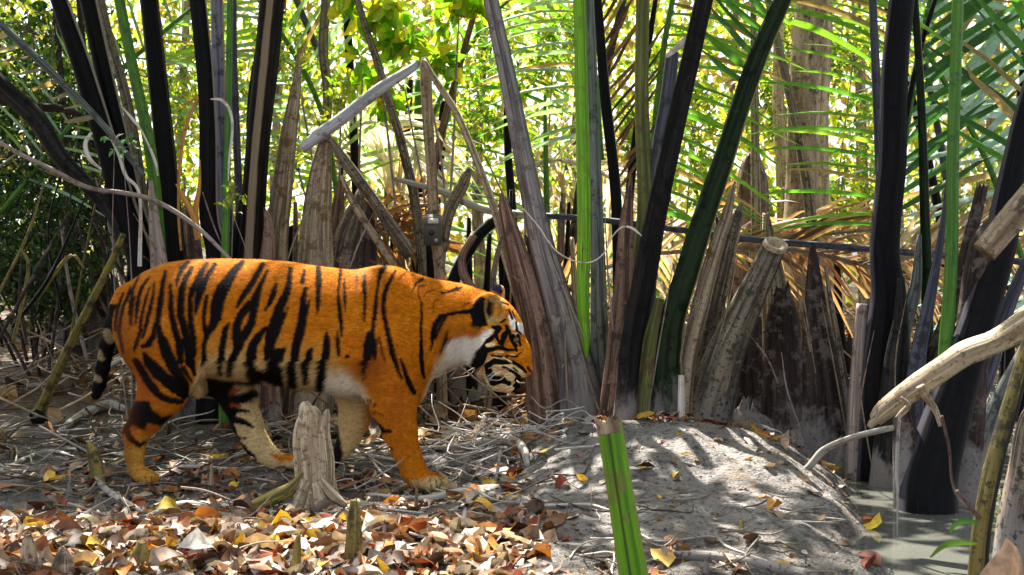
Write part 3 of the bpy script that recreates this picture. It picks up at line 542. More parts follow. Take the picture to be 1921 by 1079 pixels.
M = dict(
 black=stalk_mat('black_petiole', (.004, .004, .005), (.009, .0085, .011), .42, strip=[(.50, .585, (.085, .08, .10)), (.93, .97, (.10, .08, .06))], c3=(.004, .004, .004), sp=.07),
 blackr=stalk_mat('black_petiole_lit_right_edge', (.004, .004, .005), (.009, .0085, .011), .42, strip=[(.93, 1.1, (.40, .33, .30))], c3=(.004, .004, .004), sp=.07),  # pale right edge strip is light on the stalk, put into the colour
 blackt=stalk_mat('black_petiole_tan_stripe', (.005, .004, .004), (.020, .016, .013), .42, strip=[(.70, .80, (.34, .26, .18))], c3=(.004, .004, .004), sp=.07),
 blackmud=stalk_mat('black_muddy_petiole', (.004, .004, .005), (.02, .018, .018), .45, mudh=.42, c3=(.004, .004, .004), spots=.3, bmp=.8, sp=.07),
 darkmud=stalk_mat('dark_muddy_petiole', (.010, .010, .010), (.040, .035, .035), .42, mudh=.16, c3=(.004, .004, .004), sp=.07),
 blue=stalk_mat('blue_grey_petiole', (.02, .022, .04), (.10, .10, .14), .38, c3=(.02, .02, .03)),
 bluer=stalk_mat('blue_grey_petiole_tan_edge', (.08, .08, .13), (.24, .23, .31), .35, strip=[(.93, 1.1, TAN)]),
 green=stalk_mat('green_petiole', (.04, .13, .012), (.085, .22, .02), .38, c3=(.03, .09, .02), bmp=.25),
 lime=stalk_mat('lime_petiole', (.09, .26, .006), (.18, .42, .012), .45, k=9, c3=(.14, .22, .02), bmp=.25, strip=[(.83, .86, (.10, .22, .01))]),
 limecut=stalk_mat('lime_cut_stalk', (.055, .18, .006), (.15, .33, .012), .5, k=14, c3=(.16, .17, .03), strip=[(.70, .735, (.05, .10, .01)), (.5, .57, (.30, .26, .06)), (.93, 1.1, (.26, .24, .06))], bmp=.4),
 olive=stalk_mat('olive_petiole', (0.049, 0.070, 0.010), (.17, .17, .05), .5, mudh=.30, c3=(.10, .06, .03)),
 greentan=stalk_mat('dark_green_petiole_tan_edge', (.006, .012, .006), (.022, .04, .016), .42, strip=[(.91, 1.1, (.42, .34, .17))], mudh=.34, c3=(.006, .008, .006), sp=.07),
 greygreen=stalk_mat('grey_green_petiole', (0.036, 0.048, 0.042), (.17, .19, .18), .42, mudh=.2, c3=(.03, .03, .03)),
 grey=stalk_mat('grey_petiole_shaded_right', (0.072, 0.066, 0.069), (.30, .28, .29), .48, mudh=.36, strip=[(.93, 1.1, (.05, .045, .05))], c3=(.10, .085, .10)),  # dark right edge strip stands in for the stalk's unlit side
 greyblk=stalk_mat('speckled_grey_petiole', (0.060, 0.044, 0.032), (.32, .25, .18), .55, mudh=.3, spots=.85, c3=(.03, .025, .02), bmp=.9),
 logg=stalk_mat('muddy_leaning_stub_shaded_right', (0.054, 0.046, 0.034), (.25, .21, .155), .55, mudh=.30, spots=.9, strip=[(.90, 1.1, (.035, .03, .025))], c3=(.035, .04, .025), bmp=.9),  # dark right strip is the stub's shaded side, painted on
 red=stalk_mat('red_brown_sheath', (0.052, 0.022, 0.014), (.28, .17, .13), .6, mudh=.12, c3=(.05, .03, .025), spots=.4, bmp=.8),
 tan=stalk_mat('tan_sheath', (0.112, 0.080, 0.048), (.46, .36, .25), .6, mudh=.1, c3=(.13, .07, .03), spots=.4, bmp=.8),
 dark=stalk_mat('rotten_dark_sheath', (.018, .013, .012), (.07, .05, .045), .6, mudh=.22, c3=(.15, .12, .11), spots=.5, bmp=.8, sp=.07),
 wood=stalk_mat('bleached_wood', (0.211, 0.155, 0.093), (.56, .45, .31), .6, k=7, c3=(.20, .12, .06), spots=.6, bmp=.7),
 greywood=stalk_mat('grey_driftwood', (.26, .23, .20), (.50, .46, .42), .6, k=7, c3=(.13, .11, .09), bmp=.7),
 bark=stalk_mat('pale_bark', (0.150, 0.102, 0.060), (.44, .33, .23), .7, k=5, c3=(.06, .04, .03), spots=.5, bmp=1.),
 mossbark=stalk_mat('mossy_bark', (.10, .085, .02), (.30, .23, .06), .65, k=5, c3=(.03, .025, .015), spots=.5, bmp=1.),
 mossdark=stalk_mat('mossy_dark_sided_bark', (.08, .065, .018), (.24, .18, .05), .65, k=5, strip=[(.80, 1.1, (.014, .011, .009))], c3=(.02, .018, .012), spots=.8, bmp=1.),
 pinkstick=stalk_mat('pinkish_grey_stem', (.22, .17, .15), (.42, .34, .31), .6, c3=(.12, .08, .06)),
 orange=stalk_mat('orange_lit_dry_sheath', (.42, .16, .03), (.62, .30, .08), .5, c3=(.3, .1, .02)),  # orange light on the dry sheath is put into its colour
 steel=stalk_mat('weathered_blue_grey_pole_lit_top', (.30, .31, .36), (.52, .53, .60), .45, c3=(.14, .14, .18), strip=[(.5, .66, (.62, .62, .66))]),  # pale strip is the pole's lit top, put into the colour
 root=stalk_mat('fibrous_rootstock', (0.025, 0.020, 0.018), (.16, .14, .12), .7, mudh=.30, c3=(.02, .016, .014), spots=.6, bmp=1.),
 white=stalk_mat('white_dry_strip', (.55, .48, .42), (.75, .70, .66), .5, c3=(.4, .32, .25), bmp=.3),
)
_sd = [0]
def stalk(parent, name, pts, Y, mat, base=None, flat=.8, sides=14, lump=.05, jag=0., cap=True, label=None, notch=0, n=6, split=False):
    """pts: (px, py, width px[, Y]) from tip to base; the widths are full widths in the photograph"""
    _sd[0] += 1; P = []; R = []; wr = np.random.default_rng(_sd[0])
    if len(pts) > 4 and mat != 'limecut': pts = [(q[0] + (wr.normal(0, min(3.2, q[2] * .09)) if 0 < i < len(pts) - 1 else 0), *q[1:]) for i, q in enumerate(pts)]
    for i, p in enumerate(pts):
        y = p[3] if len(p) > 3 else (Y if not isinstance(Y, tuple) else Y[0] + (Y[1] - Y[0]) * (p[1] - pts[0][1]) / (pts[-1][1] - pts[0][1] + 1e-6))
        P.append(W(p[0], p[1], y)); R.append(p[2] / F * y / 2)
    if base is not False:                                        # run the foot into the ground
        q = P[-1]; d = (P[-1] - P[-2]).normalized(); g = Hs(q.x, q.y)
        if q.z > g - .04 and d.z < -.2: P.append(q + d * min(.6, (q.z - g + .06) / -d.z)); R.append(R[-1] * 1.04)
    mb = MB(); P = P[::-1]; R = R[::-1]
    tube(mb, P, R, sides, flat, n, lump, _sd[0], jag=jag, cap=cap, notch=notch, mi=0)
    o = mb.build(name, M[mat] if isinstance(mat, str) else mat, parent, world=tuple(P[0]) if parent is None else True)
    if label: o['label'] = label
    return o
def ribbon(mb, pts, wd, c=(1, 1, 1), n=6, fold=.25, facing=(0, -1, 0), mi=0):
    A = catmull(np.column_stack([np.array(pts, float), np.array(wd, float)]), n); P, Wd = A[:, :3], A[:, 3]
    T = np.gradient(P, axis=0); T /= np.linalg.norm(T, axis=1)[:, None] + 1e-9; S = np.cross(T, np.array(facing, float)); S /= np.linalg.norm(S, axis=1)[:, None] + 1e-9
    U = np.cross(S, T); V = np.stack([P - S * Wd[:, None] / 2, P + U * (fold * Wd)[:, None], P + S * Wd[:, None] / 2], 1).reshape(-1, 3); k = len(P)
    f = []
    for i in range(k - 1): b = i * 3; f += [(b, b + 1, b + 4, b + 3), (b + 1, b + 2, b + 5, b + 4)]
    L = np.concatenate([[0], np.cumsum(np.linalg.norm(np.diff(P, axis=0), axis=1))])
    mb.add(V, f, np.column_stack([np.tile([.6, .75, .9], k), np.repeat(L, 3)]), c, mi)
LEAFM = new_mat_col('palm_leaflet', .42, .5, .5, .2, 25)
LEAFP = new_mat_col('pale_palm_leaflet', .35, .5, .6, .2, 25, tint=(1.0, 1.05, 1.0))
rg = np.random.default_rng(11)
def frond(parent, name, rach, Y, mat, side=(1, 0, 0), nl=26, L=.7, wd=.032, ang=55, col1=(.05, .16, .02), col2=(.14, .32, .04), droop=.25, sides_=(-1, 1), t0=.15, curl=.2, depthv=.35, dead=0, rw=None, lab=None, label=None, cut=None, tipdown=0., world=None, leaf=None):
    """a palm frond: rachis and two rows of long folded leaflets, one mesh; rach: (px, py, width px, Y) from base to tip"""
    P = np.array([W(p[0], p[1], p[3] if len(p) > 3 else Y) for p in rach]); R = [p[2] / F * (p[3] if len(p) > 3 else Y) / 2 for p in rach]
    mb = MB(); _sd[0] += 1; C = tube(mb, P, R, 8, .8, 6, .02, _sd[0], c=col1 if not isinstance(mat, str) else (1, 1, 1), mi=0)
    L_ = np.concatenate([[0], np.cumsum(np.linalg.norm(np.diff(C, axis=0), axis=1))]); tot = L_[-1]
    for k in range(nl):
        t = t0 + (1 - t0) * (k + .5) / nl; s_ = t * tot; c0 = np.array([np.interp(s_, L_, C[:, i]) for i in range(3)]); c1 = np.array([np.interp(min(s_ + .05, tot), L_, C[:, i]) for i in range(3)])
        T = c1 - c0; T = T / (np.linalg.norm(T) + 1e-9) if np.linalg.norm(T) > 1e-4 else (C[-1] - C[-3]) / np.linalg.norm(C[-1] - C[-3])
        for sg in sides_:
            sv = np.array(side, float) * sg; sv -= (sv @ T) * T; sv /= np.linalg.norm(sv)
            a = math.radians(ang + rg.normal(0, 5) + (dead * rg.normal(0, 14))) * (1 - .35 * t)
            d = T * math.cos(a) + sv * math.sin(a) + np.array([0, rg.normal(0, depthv * .5), 0]); d /= np.linalg.norm(d)
            l = L * (.55 + .6 * math.sin(math.pi * min(1, .15 + t * .85))) * rg.uniform(.85, 1.1)
            if dead: l *= rg.uniform(.5, 1)
            if cut: l = cut * rg.uniform(.6, 1.2)
            q = [c0 + d * l * u + np.array([0, 0, -droop * l * u * u]) + sv * curl * l * u * u * rg.uniform(-.3, .3) for u in (0, .25, .55, .8, 1)]
            w_ = [wd * .5, wd, wd * .9, wd * .55, wd * (.6 if cut else .03)]
            cc = np.array(col1) + (np.array(col2) - np.array(col1)) * rg.random() ** 1.2
            if rg.random() < .08: cc = np.array([.35, .25, .10]) * rg.uniform(.5, 1.2)
            fc = np.array([rg.normal(0, .35), -1, rg.normal(0, .5) + .3]); ribbon(mb, q, w_, cc, 2, .18, fc, mi=1)
    mats = [M[mat] if isinstance(mat, str) else LEAFM, leaf or LEAFM]
    o = mb.build(name, mats, parent, world=tuple(P[0]) if parent is None else True)
    if label: o['label'] = label
    return o
def palm(px, Y, label, group='nipa palm clumps rising behind the tiger'):
    x = (px - CX) / F * Y; return empty('nipa_palm', (x, Y, Hs(x, Y)), label, 'palm', group)
def strip(parent, pts, Y, mat, label=None, name='dry_strip', facing=(0, -1, 0), world=True):
    mb = MB(); P = [W(p[0], p[1], p[3] if len(p) > 3 else Y) for p in pts]; ribbon(mb, P, [p[2] * .42 / F * Y for p in pts], (1, 1, 1), 6, .2, facing)
    o = mb.build(name, M[mat], parent, world=tuple(P[0]) if parent is None else True)
    if label: o['label'] = label
    return o
# ---------------- left clump
p = palm(310, 6.3, 'tall nipa palm clump of black and green stalks behind the tiger\'s rump')
S = stalk
S(p, 'petiole', [(98, -60, 30), (110, 0, 33), (150, 120, 38), (195, 260, 42), (235, 380, 48), (268, 520, 54), (300, 720, 75)], (6.1, 6.3), 'blackr')
S(p, 'petiole', [(155, -60, 30), (165, 0, 33), (200, 150, 34), (232, 290, 36), (262, 400, 42), (285, 520, 50), (320, 740, 70)], (6.2, 6.4), 'blackr')
S(p, 'petiole', [(185, -20, 14), (205, 80, 16), (240, 180, 20), (256, 300, 22), (280, 500, 26), (300, 700, 40)], 6.6, 'greyblk', label='thin grey petiole between two black ones')
S(p, 'petiole', [(215, -60, 18), (225, 0, 20), (250, 130, 21), (278, 280, 23), (296, 440, 24), (310, 600, 30), (325, 760, 40)], (5.95, 6.2), 'green', label='green petiole')
S(p, 'petiole', [(272, -60, 32), (282, 0, 34), (300, 150, 36), (316, 330, 38), (326, 480, 44), (345, 760, 70)], 6.25, 'black')
S(p, 'petiole', [(362, -60, 30), (368, 0, 32), (384, 200, 33), (400, 400, 36), (408, 500, 42), (400, 760, 66)], 6.1, 'blackr')
S(p, 'petiole', [(405, -60, 22), (407, 0, 24), (409, 120, 25), (414, 250, 26), (424, 400, 34), (430, 600, 44), (425, 760, 60)], 6.45, 'bluer', label='blue grey petiole with a tan edge')
S(p, 'petiole', [(432, -60, 10), (432, 100, 12), (428, 300, 14), (424, 500, 16), (420, 740, 20)], 6.0, 'green', label='thin green petiole')
S(p, 'petiole', [(438, -60, 13), (439, 100, 14), (443, 250, 15), (452, 420, 16), (450, 740, 30)], 6.8, 'blue')
S(p, 'sheath', [(283, 340, 8), (290, 420, 22), (300, 520, 36), (310, 760, 60)], 6.05, 'pinkstick', jag=1.5, label='pale split sheath')
S(p, 'sheath', [(352, 380, 10), (356, 450, 40), (360, 600, 70), (365, 760, 90)], 6.5, 'red', jag=1.5)
strip(p, [(345, 200, 6), (370, 185, 16), (352, 230, 16), (338, 300, 14), (335, 400, 12), (340, 470, 10)], 6.0, 'orange')
strip(p, [(395, 186, 5), (415, 188, 14), (430, 205, 14), (436, 240, 12), (430, 300, 10), (428, 340, 4)], 5.9, 'white')
strip(p, [(330, 345, 6), (345, 370, 22), (362, 405, 26), (372, 440, 22)], 5.9, 'orange', facing=(.6, -1, 0))
strip(p, [(375, 300, 6), (374, 350, 16), (366, 400, 30), (372, 450, 30)], 5.95, 'orange')
strip(p, [(172, 248, 14), (160, 270, 20), (168, 298, 20), (190, 318, 8)], 5.9, 'white')
strip(p, [(208, 262, 6), (222, 290, 12), (236, 330, 16), (262, 368, 14), (262, 500, 20)], 5.95, 'white')
strip(p, [(228, 200, 5), (250, 225, 14), (268, 250, 8), (290, 300, 14), (296, 330, 6)], 6.0, 'white')
p = palm(470, 6.4, 'nipa palm with one thick black tan-striped stalk and broken sheaths above the tiger\'s back')
S(p, 'petiole', [(516, -60, 46), (511, 0, 48), (496, 120, 47), (486, 220, 45), (476, 340, 46), (465, 480, 50), (455, 760, 80)], 6.2, 'blackt')
S(p, 'petiole', [(498, -60, 18), (490, 60, 20), (482, 180, 22), (470, 330, 30), (450, 480, 44), (440, 760, 60)], 6.35, 'black')
S(p, 'sheath', [(560, 90, 4), (556, 150, 16), (546, 240, 30), (535, 350, 38), (525, 500, 50), (520, 760, 80)], 6.45, 'tan', jag=2.)
S(p, 'sheath', [(612, 258, 22), (606, 330, 44), (597, 420, 58), (588, 520, 74), (575, 760, 100)], 6.3, 'tan', flat=.45, jag=1.2, label='broad tan sheath with a torn top')
S(p, 'sheath', [(676, 365, 14), (662, 420, 50), (645, 500, 66), (625, 760, 100)], 6.4, 'greyblk', flat=.45, jag=1.5)
S(p, 'sheath', [(640, 330, 8), (632, 400, 26), (618, 520, 40), (600, 760, 70)], 6.6, 'red', flat=.5, jag=1.5)
S(p, 'sheath', [(694, 370, 6), (692, 430, 26), (685, 520, 44), (670, 760, 70)], 6.25, 'dark', flat=.5, jag=1.5)
S(p, 'sheath', [(500, 395, 10), (505, 440, 24), (500, 540, 40), (495, 760, 70)], 6.1, 'red', flat=.5, jag=1.5)
# ---------------- thin stalks behind, centre
p = palm(745, 8.2, 'slender nipa palm of thin green and black stalks beyond the camera post')
S(p, 'petiole', [(648, -60, 14), (650, 0, 15), (656, 150, 16), (664, 300, 17), (672, 420, 20), (690, 640, 30)], 8., 'black')
S(p, 'petiole', [(733, 150, 8), (729, 280, 10), (724, 420, 12), (722, 640, 14)], 8.2, 'green')
S(p, 'petiole', [(770, 150, 12), (762, 260, 14), (745, 380, 16), (735, 640, 20)], 8.2, 'greentan')
S(p, 'petiole', [(786, 150, 16), (785, 280, 18), (782, 420, 20), (775, 640, 24)], 8.4, 'green')
S(p, 'petiole', [(832, 190, 12), (826, 280, 20), (815, 380, 24), (820, 520, 26)], 8.0, 'black')
S(p, 'petiole', [(540, -60, 11), (556, 0, 12), (594, 90, 13), (625, 170, 14), (660, 280, 16), (700, 420, 20), (730, 640, 26)], 8.5, 'blue')
S(p, 'petiole', [(950, 200, 12), (954, 300, 15), (962, 420, 17), (965, 640, 20)], 7.6, 'black')
S(p, 'petiole', [(1022, 180, 6), (1024, 300, 10), (1026, 400, 12), (1030, 640, 14)], 8.2, 'green')
# ---------------- central clump in front of the tiger's face
p = palm(1090, 5.35, 'palm with a long grey and a bright green stalk, right of the tiger\'s face')
S(p, 'petiole', [(915, -60, 26), (924, 0, 28), (955, 160, 33), (990, 330, 38), (1016, 450, 46), (1046, 570, 56), (1072, 680, 76), (1088, 780, 112)], (5.2, 5.35), 'grey', label='long grey petiole with a broad muddy base')
S(p, 'sheath', [(940, 362, 8), (952, 410, 30), (975, 500, 46), (1000, 600, 54), (1015, 700, 60), (1025, 790, 70)], 5.3, 'red', flat=.5, jag=1., label='red brown sheath with a pointed top')
S(p, 'sheath', [(985, 440, 6), (1012, 520, 30), (1045, 620, 40), (1075, 720, 50), (1095, 800, 56)], 5.42, 'dark', flat=.5)
S(p, 'petiole', [(1086, -60, 23), (1088, 0, 24), (1091, 200, 25), (1094, 400, 26), (1096, 560, 24), (1098, 640, 15), (1100, 672, 2)], 5.1, 'lime', base=False, lump=.01, label='bright green petiole ending in a point')
S(p, 'petiole', [(1098, -60, 20), (1102, 0, 21), (1109, 160, 22), (1116, 320, 24), (1120, 480, 27), (1128, 640, 36), (1140, 800, 52)], 5.35, 'greygreen')
S(p, 'petiole', [(1112, -60, 16), (1122, 20, 17), (1136, 180, 20), (1152, 340, 21), (1160, 480, 22), (1165, 760, 30)], 5.9, 'blackr')
p = palm(1205, 5.4, 'nipa palm of crossing black, olive and dark green stalks standing on the mud mound')
S(p, 'petiole', [(1204, -60, 24), (1206, 0, 26), (1207, 200, 27), (1204, 400, 34), (1196, 560, 46), (1186, 700, 64), (1180, 810, 78)], 5.3, 'olive', label='olive petiole')
S(p, 'sheath', [(1184, 330, 5), (1178, 420, 26), (1168, 540, 40), (1155, 680, 48), (1148, 810, 60)], 5.2, 'red', flat=.5, jag=1.)
S(p, 'petiole', [(1344, -70, 33), (1324, 0, 35), (1290, 140, 36), (1258, 280, 38), (1232, 400, 41), (1206, 520, 45), (1185, 640, 42), (1170, 800, 44)], 5.05, 'blackmud', label='black petiole leaning right')
S(p, 'cut_petiole', [(1262, 98, 25), (1250, 180, 27), (1240, 260, 28), (1230, 350, 30), (1218, 460, 34), (1200, 640, 44)], 5.3, 'blue', label='snapped blue grey petiole')
strip(p, [(1328, 28, 8), (1298, 62, 22), (1272, 88, 30), (1250, 106, 18)], 5.1, 'white', label='torn strip at the break, highlight painted white', facing=(.2, -1, .3))  # the highlight at the break is painted as the strip's white
S(p, 'petiole', [(1494, -70, 33), (1463, 0, 35), (1428, 90, 37), (1395, 180, 38), (1358, 290, 40), (1322, 400, 43), (1288, 500, 46), (1262, 620, 50), (1245, 810, 70)], 5.15, 'greentan', label='dark green petiole with a tan right edge')
S(p, 'sheath', [(1378, 340, 5), (1364, 400, 20), (1338, 480, 30), (1312, 580, 34), (1290, 690, 34), (1276, 810, 40)], 5.2, 'tan', flat=.6)
S(p, 'sheath', [(1392, 380, 6), (1376, 440, 30), (1345, 560, 42), (1316, 690, 40), (1300, 810, 40)], 5.35, 'greyblk', flat=.6)
S(p, 'cut_petiole', [(1278, 704, 11), (1278, 750, 13), (1278, 812, 14)], 5.0, 'white', label='small white cut stub')
S(p, 'sheath', [(1238, 560, 16), (1225, 640, 36), (1215, 720, 44), (1210, 815, 60)], 5.15, 'olive', flat=.5)
p = palm(1330, 5.3, 'thick leaning cut palm stub with a hole in its pale top end')
S(p, 'cut_petiole', [(1452, 462, 46), (1432, 505, 50), (1404, 560, 58), (1372, 640, 72), (1345, 720, 86), (1318, 812, 104)], (5.15, 5.3), 'logg', flat=.75, lump=.07, notch=.06)
mb = MB(); q = W(1455, 460, 5.13)
for k in range(24): pass
th = np.arange(24) / 24 * 2 * np.pi; d0 = Vector((.42, -.62, .75)).normalized(); s0 = d0.cross(Vector((0, 0, 1))).normalized(); u0 = s0.cross(d0)
ring = lambda r, dd: [tuple(q + s0 * r * math.cos(a) * 1.05 + u0 * r * .75 * math.sin(a) + d0 * dd) for a in th]
vv = ring(.062, -.01) + ring(.060, .010) + ring(.030, .004) + ring(.020, -.03); ff = [(i * 24 + j, i * 24 + (j + 1) % 24, (i + 1) * 24 + (j + 1) % 24, (i + 1) * 24 + j) for i in range(3) for j in range(24)] + [tuple(72 + j for j in range(24))]
mb.add(vv, ff, None, (1, 1, 1)); o = mb.build('cut_end', M['wood'], p); o['label'] = 'pale cut end with a hollow core'
p = palm(1490, 5.3, 'rotting dark palm base of pointed sheaths beside the leaning stub')
S(p, 'sheath', [(1470, 545, 30), (1468, 600, 60), (1470, 700, 80), (1480, 870, 110)], 5.5, 'dark', flat=.6, jag=1., n=7)
S(p, 'sheath', [(1524, 455, 8), (1528, 520, 30), (1534, 620, 56), (1545, 740, 84), (1555, 880, 110)], 5.25, 'dark', flat=.5)
S(p, 'sheath', [(1548, 500, 5), (1560, 570, 10), (1578, 680, 13), (1596, 780, 15), (1605, 900, 18)], 5.15, 'greyblk')
S(p, 'sheath', [(1440, 400, 5), (1448, 460, 20), (1460, 540, 30), (1462, 700, 40)], 5.7, 'greyblk', flat=.6)
S(p, 'sheath', [(1400, 600, 60), (1390, 700, 90), (1380, 840, 120)], 5.7, 'dark', flat=.5, jag=.5, lump=.2)
S(p, 'cut_petiole', [(1617, 570, 20), (1612, 640, 24), (1606, 740, 26), (1602, 860, 30)], 4.95, 'pinkstick', label='pale pinkish stub')
# ---------------- right clump in the water
p = palm(1655, 4.95, 'nipa palm with a thick black stalk and a thin green one, standing in the creek')
S(p, 'petiole', [(1697, -70, 46), (1690, 0, 48), (1680, 130, 50), (1671, 300, 54), (1664, 460, 56), (1660, 560, 66), (1655, 700, 84), (1650, 960, 110)], 4.95, 'black', label='thick black petiole')
S(p, 'petiole', [(1634, -60, 14), (1638, 0, 15), (1645, 150, 17), (1652, 300, 22), (1655, 420, 26), (1650, 700, 40)], 5.2, 'blue')
S(p, 'petiole', [(1712, -60, 12), (1720, 40, 14), (1729, 220, 16), (1735, 400, 19), (1740, 560, 22), (1735, 800, 30), (1720, 980, 40)], 5.0, 'greentan')
S(p, 'petiole', [(1800, -70, 20), (1797, 0, 21), (1790, 260, 23), (1783, 480, 24), (1776, 640, 25), (1764, 780, 20), (1755, 880, 16)], 4.35, 'green', base=False, label='bright green petiole')
S(p, 'petiole', [(1690, 520, 14), (1690, 600, 30), (1680, 700, 50), (1665, 960, 80)], 4.8, 'darkmud')
S(p, 'sheath', [(1725, 440, 8), (1715, 540, 24), (1700, 640, 34), (1690, 800, 50), (1690, 980, 60)], 4.9, 'greygreen', flat=.6)
S(p, 'sheath', [(1632, 560, 30), (1625, 700, 60), (1620, 950, 90)], 5.1, 'greyblk', flat=.6)
p = palm(1750, 4.3, 'nipa palm base, a broad black trunk rising out of the murky water')
S(p, 'petiole', [(1950, 120, 40), (1918, 240, 46), (1893, 360, 56), (1868, 470, 62), (1838, 580, 66), (1806, 690, 74), (1770, 800, 90), (1748, 900, 104), (1742, 985, 112)], (4.5, 4.25), 'black', flat=.8, label='broad black petiole curving up to the right')
S(p, 'petiole', [(1690, 740, 30), (1700, 840, 50), (1706, 1000, 60)], 4.3, 'dark')
S(p, 'petiole', [(1960, 430, 20), (1900, 560, 26), (1850, 690, 34), (1800, 820, 40), (1775, 980, 50)], 4.5, 'blue', flat=.7)
S(p, 'petiole', [(1990, 520, 20), (1930, 650, 26), (1880, 740, 30), (1830, 850, 36), (1790, 985, 44)], 4.7, 'greygreen')
S(p, 'cut_petiole', [(1876, 400, 12), (1862, 440, 56), (1846, 490, 62), (1820, 640, 66), (1790, 985, 90)], 4.4, 'dark', jag=.8)
S(p, 'sheath', [(1780, 300, 4), (1770, 420, 12), (1748, 560, 22), (1720, 700, 34), (1700, 1000, 60)], 4.75, 'blue', flat=.6)
S(p, 'petiole', [(1843, 350, 22), (1820, 440, 26), (1786, 560, 30), (1740, 720, 34), (1705, 900, 40)], 4.8, 'dark', jag=1.)

# loose fibres hanging on the clump bases
fb = np.random.default_rng(8)
for pal, lst in ((4, [(1040, 470, 1132, 800), (1010, 420, 1100, 640), (985, 520, 1035, 770), (1135, 400, 1150, 620), (1060, 560, 1064, 770)]), (5, [(1196, 520, 1140, 770), (1262, 500, 1216, 770), (1345, 470, 1280, 700), (1300, 560, 1262, 800), (1385, 470, 1330, 690)]),
    (7, [(1500, 500, 1530, 700), (1540, 560, 1602, 900), (1480, 480, 1520, 660), (1400, 620, 1460, 720), (1466, 660, 1500, 800)]), (8, [(1640, 620, 1600, 860), (1700, 560, 1680, 780), (1600, 640, 1640, 900)]), (1, [(420, 470, 380, 360), (352, 480, 345, 330), (250, 400, 320, 520)]), (2, [(600, 350, 530, 520), (700, 400, 650, 520)])):
    par = [o for o in bpy.data.objects if o.name.startswith('nipa_palm')][pal - 1 if pal <= 3 else pal - 1]
    for (a, b, c_, d) in lst:
        yy = par.location.y - .28; m = ((a + c_) / 2 + fb.uniform(-10, 10), (b + d) / 2)
        strip(par, [(a, b, 3), (m[0], m[1], 8), (c_, d, 5)], yy, ['tan', 'bark', 'pinkstick'][int(fb.integers(3))], name='fibre')

ALLP = [o for o in bpy.data.objects if o.name.startswith('nipa_palm')]
for k, lst in {0: [(300, 760, 90, 6.35), (370, 770, 90, 6.2)], 1: [(470, 760, 110, 6.3), (580, 765, 110, 6.4), (650, 770, 90, 6.45)], 3: [(1050, 770, 90, 5.45), (1125, 790, 70, 5.35)], 4: [(1175, 795, 90, 5.35), (1250, 800, 80, 5.3)], 6: [(1400, 830, 110, 5.45), (1520, 860, 110, 5.3)], 7: [(1640, 900, 120, 5.05), (1590, 880, 80, 5.15)], 8: [(1700, 960, 60, 4.5)]}.items():
    for (a, b, w_, yy) in lst:
        stalk(ALLP[k], 'rootstock', [(a + 6, b - 62, w_ * .35), (a + 3, b - 45, w_ * .65), (a, b - 10, w_ * .9), (a, b + 30, w_ * 1.05)], yy, 'root', flat=.7, lump=.42, jag=1.2, sides=22, n=8)
# further palms filling the thicket behind the tiger
tk = np.random.default_rng(31)
def thicket(px, Y, w_, n, label, mats, tall=.7, hgt=(330, 470)):
    p = palm(px, Y, label, 'nipa palms deeper in the thicket')
    for i in range(n):
        bx_ = px + tk.uniform(-w_, w_); lean = (bx_ - px) / w_ * 70 + tk.normal(0, 25); m = mats[int(tk.integers(len(mats)))]; yy = Y + tk.uniform(-.4, .4); by = 539 + 2241 * (.75 - Hs((bx_ - CX) / F * Y, Y)) / yy
        if tk.random() < tall: top = -60; w0 = tk.uniform(8, 14)
        else: top = tk.uniform(*hgt); w0 = tk.uniform(4, 14)
        S(p, 'petiole' if top < 0 else 'sheath', [(bx_ + lean * (by - top) / 500, top, w0), (bx_ + lean * .45, (top + by) / 2, w0 + 8), (bx_ + lean * .1, by - 60, w0 + 16), (bx_, by, w0 + 30)], yy, m, flat=.6, jag=.8, sides=9, n=4)
    stalk(p, 'rootstock', [(px, by - 110, w_), (px, by - 60, w_ * 1.6), (px, by + 10, w_ * 2.2)], Y, 'root', flat=.6, lump=.5, jag=1.5, sides=22, n=6)
DKM = ['black', 'dark', 'red', 'greyblk', 'tan', 'dark', 'black']
thicket(180, 7.6, 70, 7, 'shadowed palm clump right of the dark bush', ['black', 'dark', 'black'], .5)
thicket(560, 7.4, 60, 8, 'dead stalked palm clump behind the torn tan sheaths', DKM, .25, (280, 440))
thicket(720, 7.6, 60, 9, 'low dark palm clump left of the trail camera', DKM, .15, (340, 450))
thicket(880, 7.3, 60, 9, 'low dark palm clump right of the trail camera', DKM, .2, (340, 450))
thicket(1010, 8.0, 50, 7, 'brown dead palm clump beyond the long grey stalk', DKM, .3, (330, 450))
thicket(1130, 7.4, 50, 7, 'brown dead palm clump beyond the bright green stalk', DKM, .2, (400, 480))
thicket(1420, 7.0, 60, 8, 'dark dead palm clump behind the leaning cut stub', DKM, .15, (400, 500))
thicket(1600, 7.4, 60, 7, 'dark dead palm clump left of the thick black stalk', DKM, .15, (440, 520))
thicket(1850, 6.8, 60, 8, 'dark dead palm clump at the right edge beyond the creek', ['black', 'dark', 'blue', 'greygreen'], .35, (380, 500))
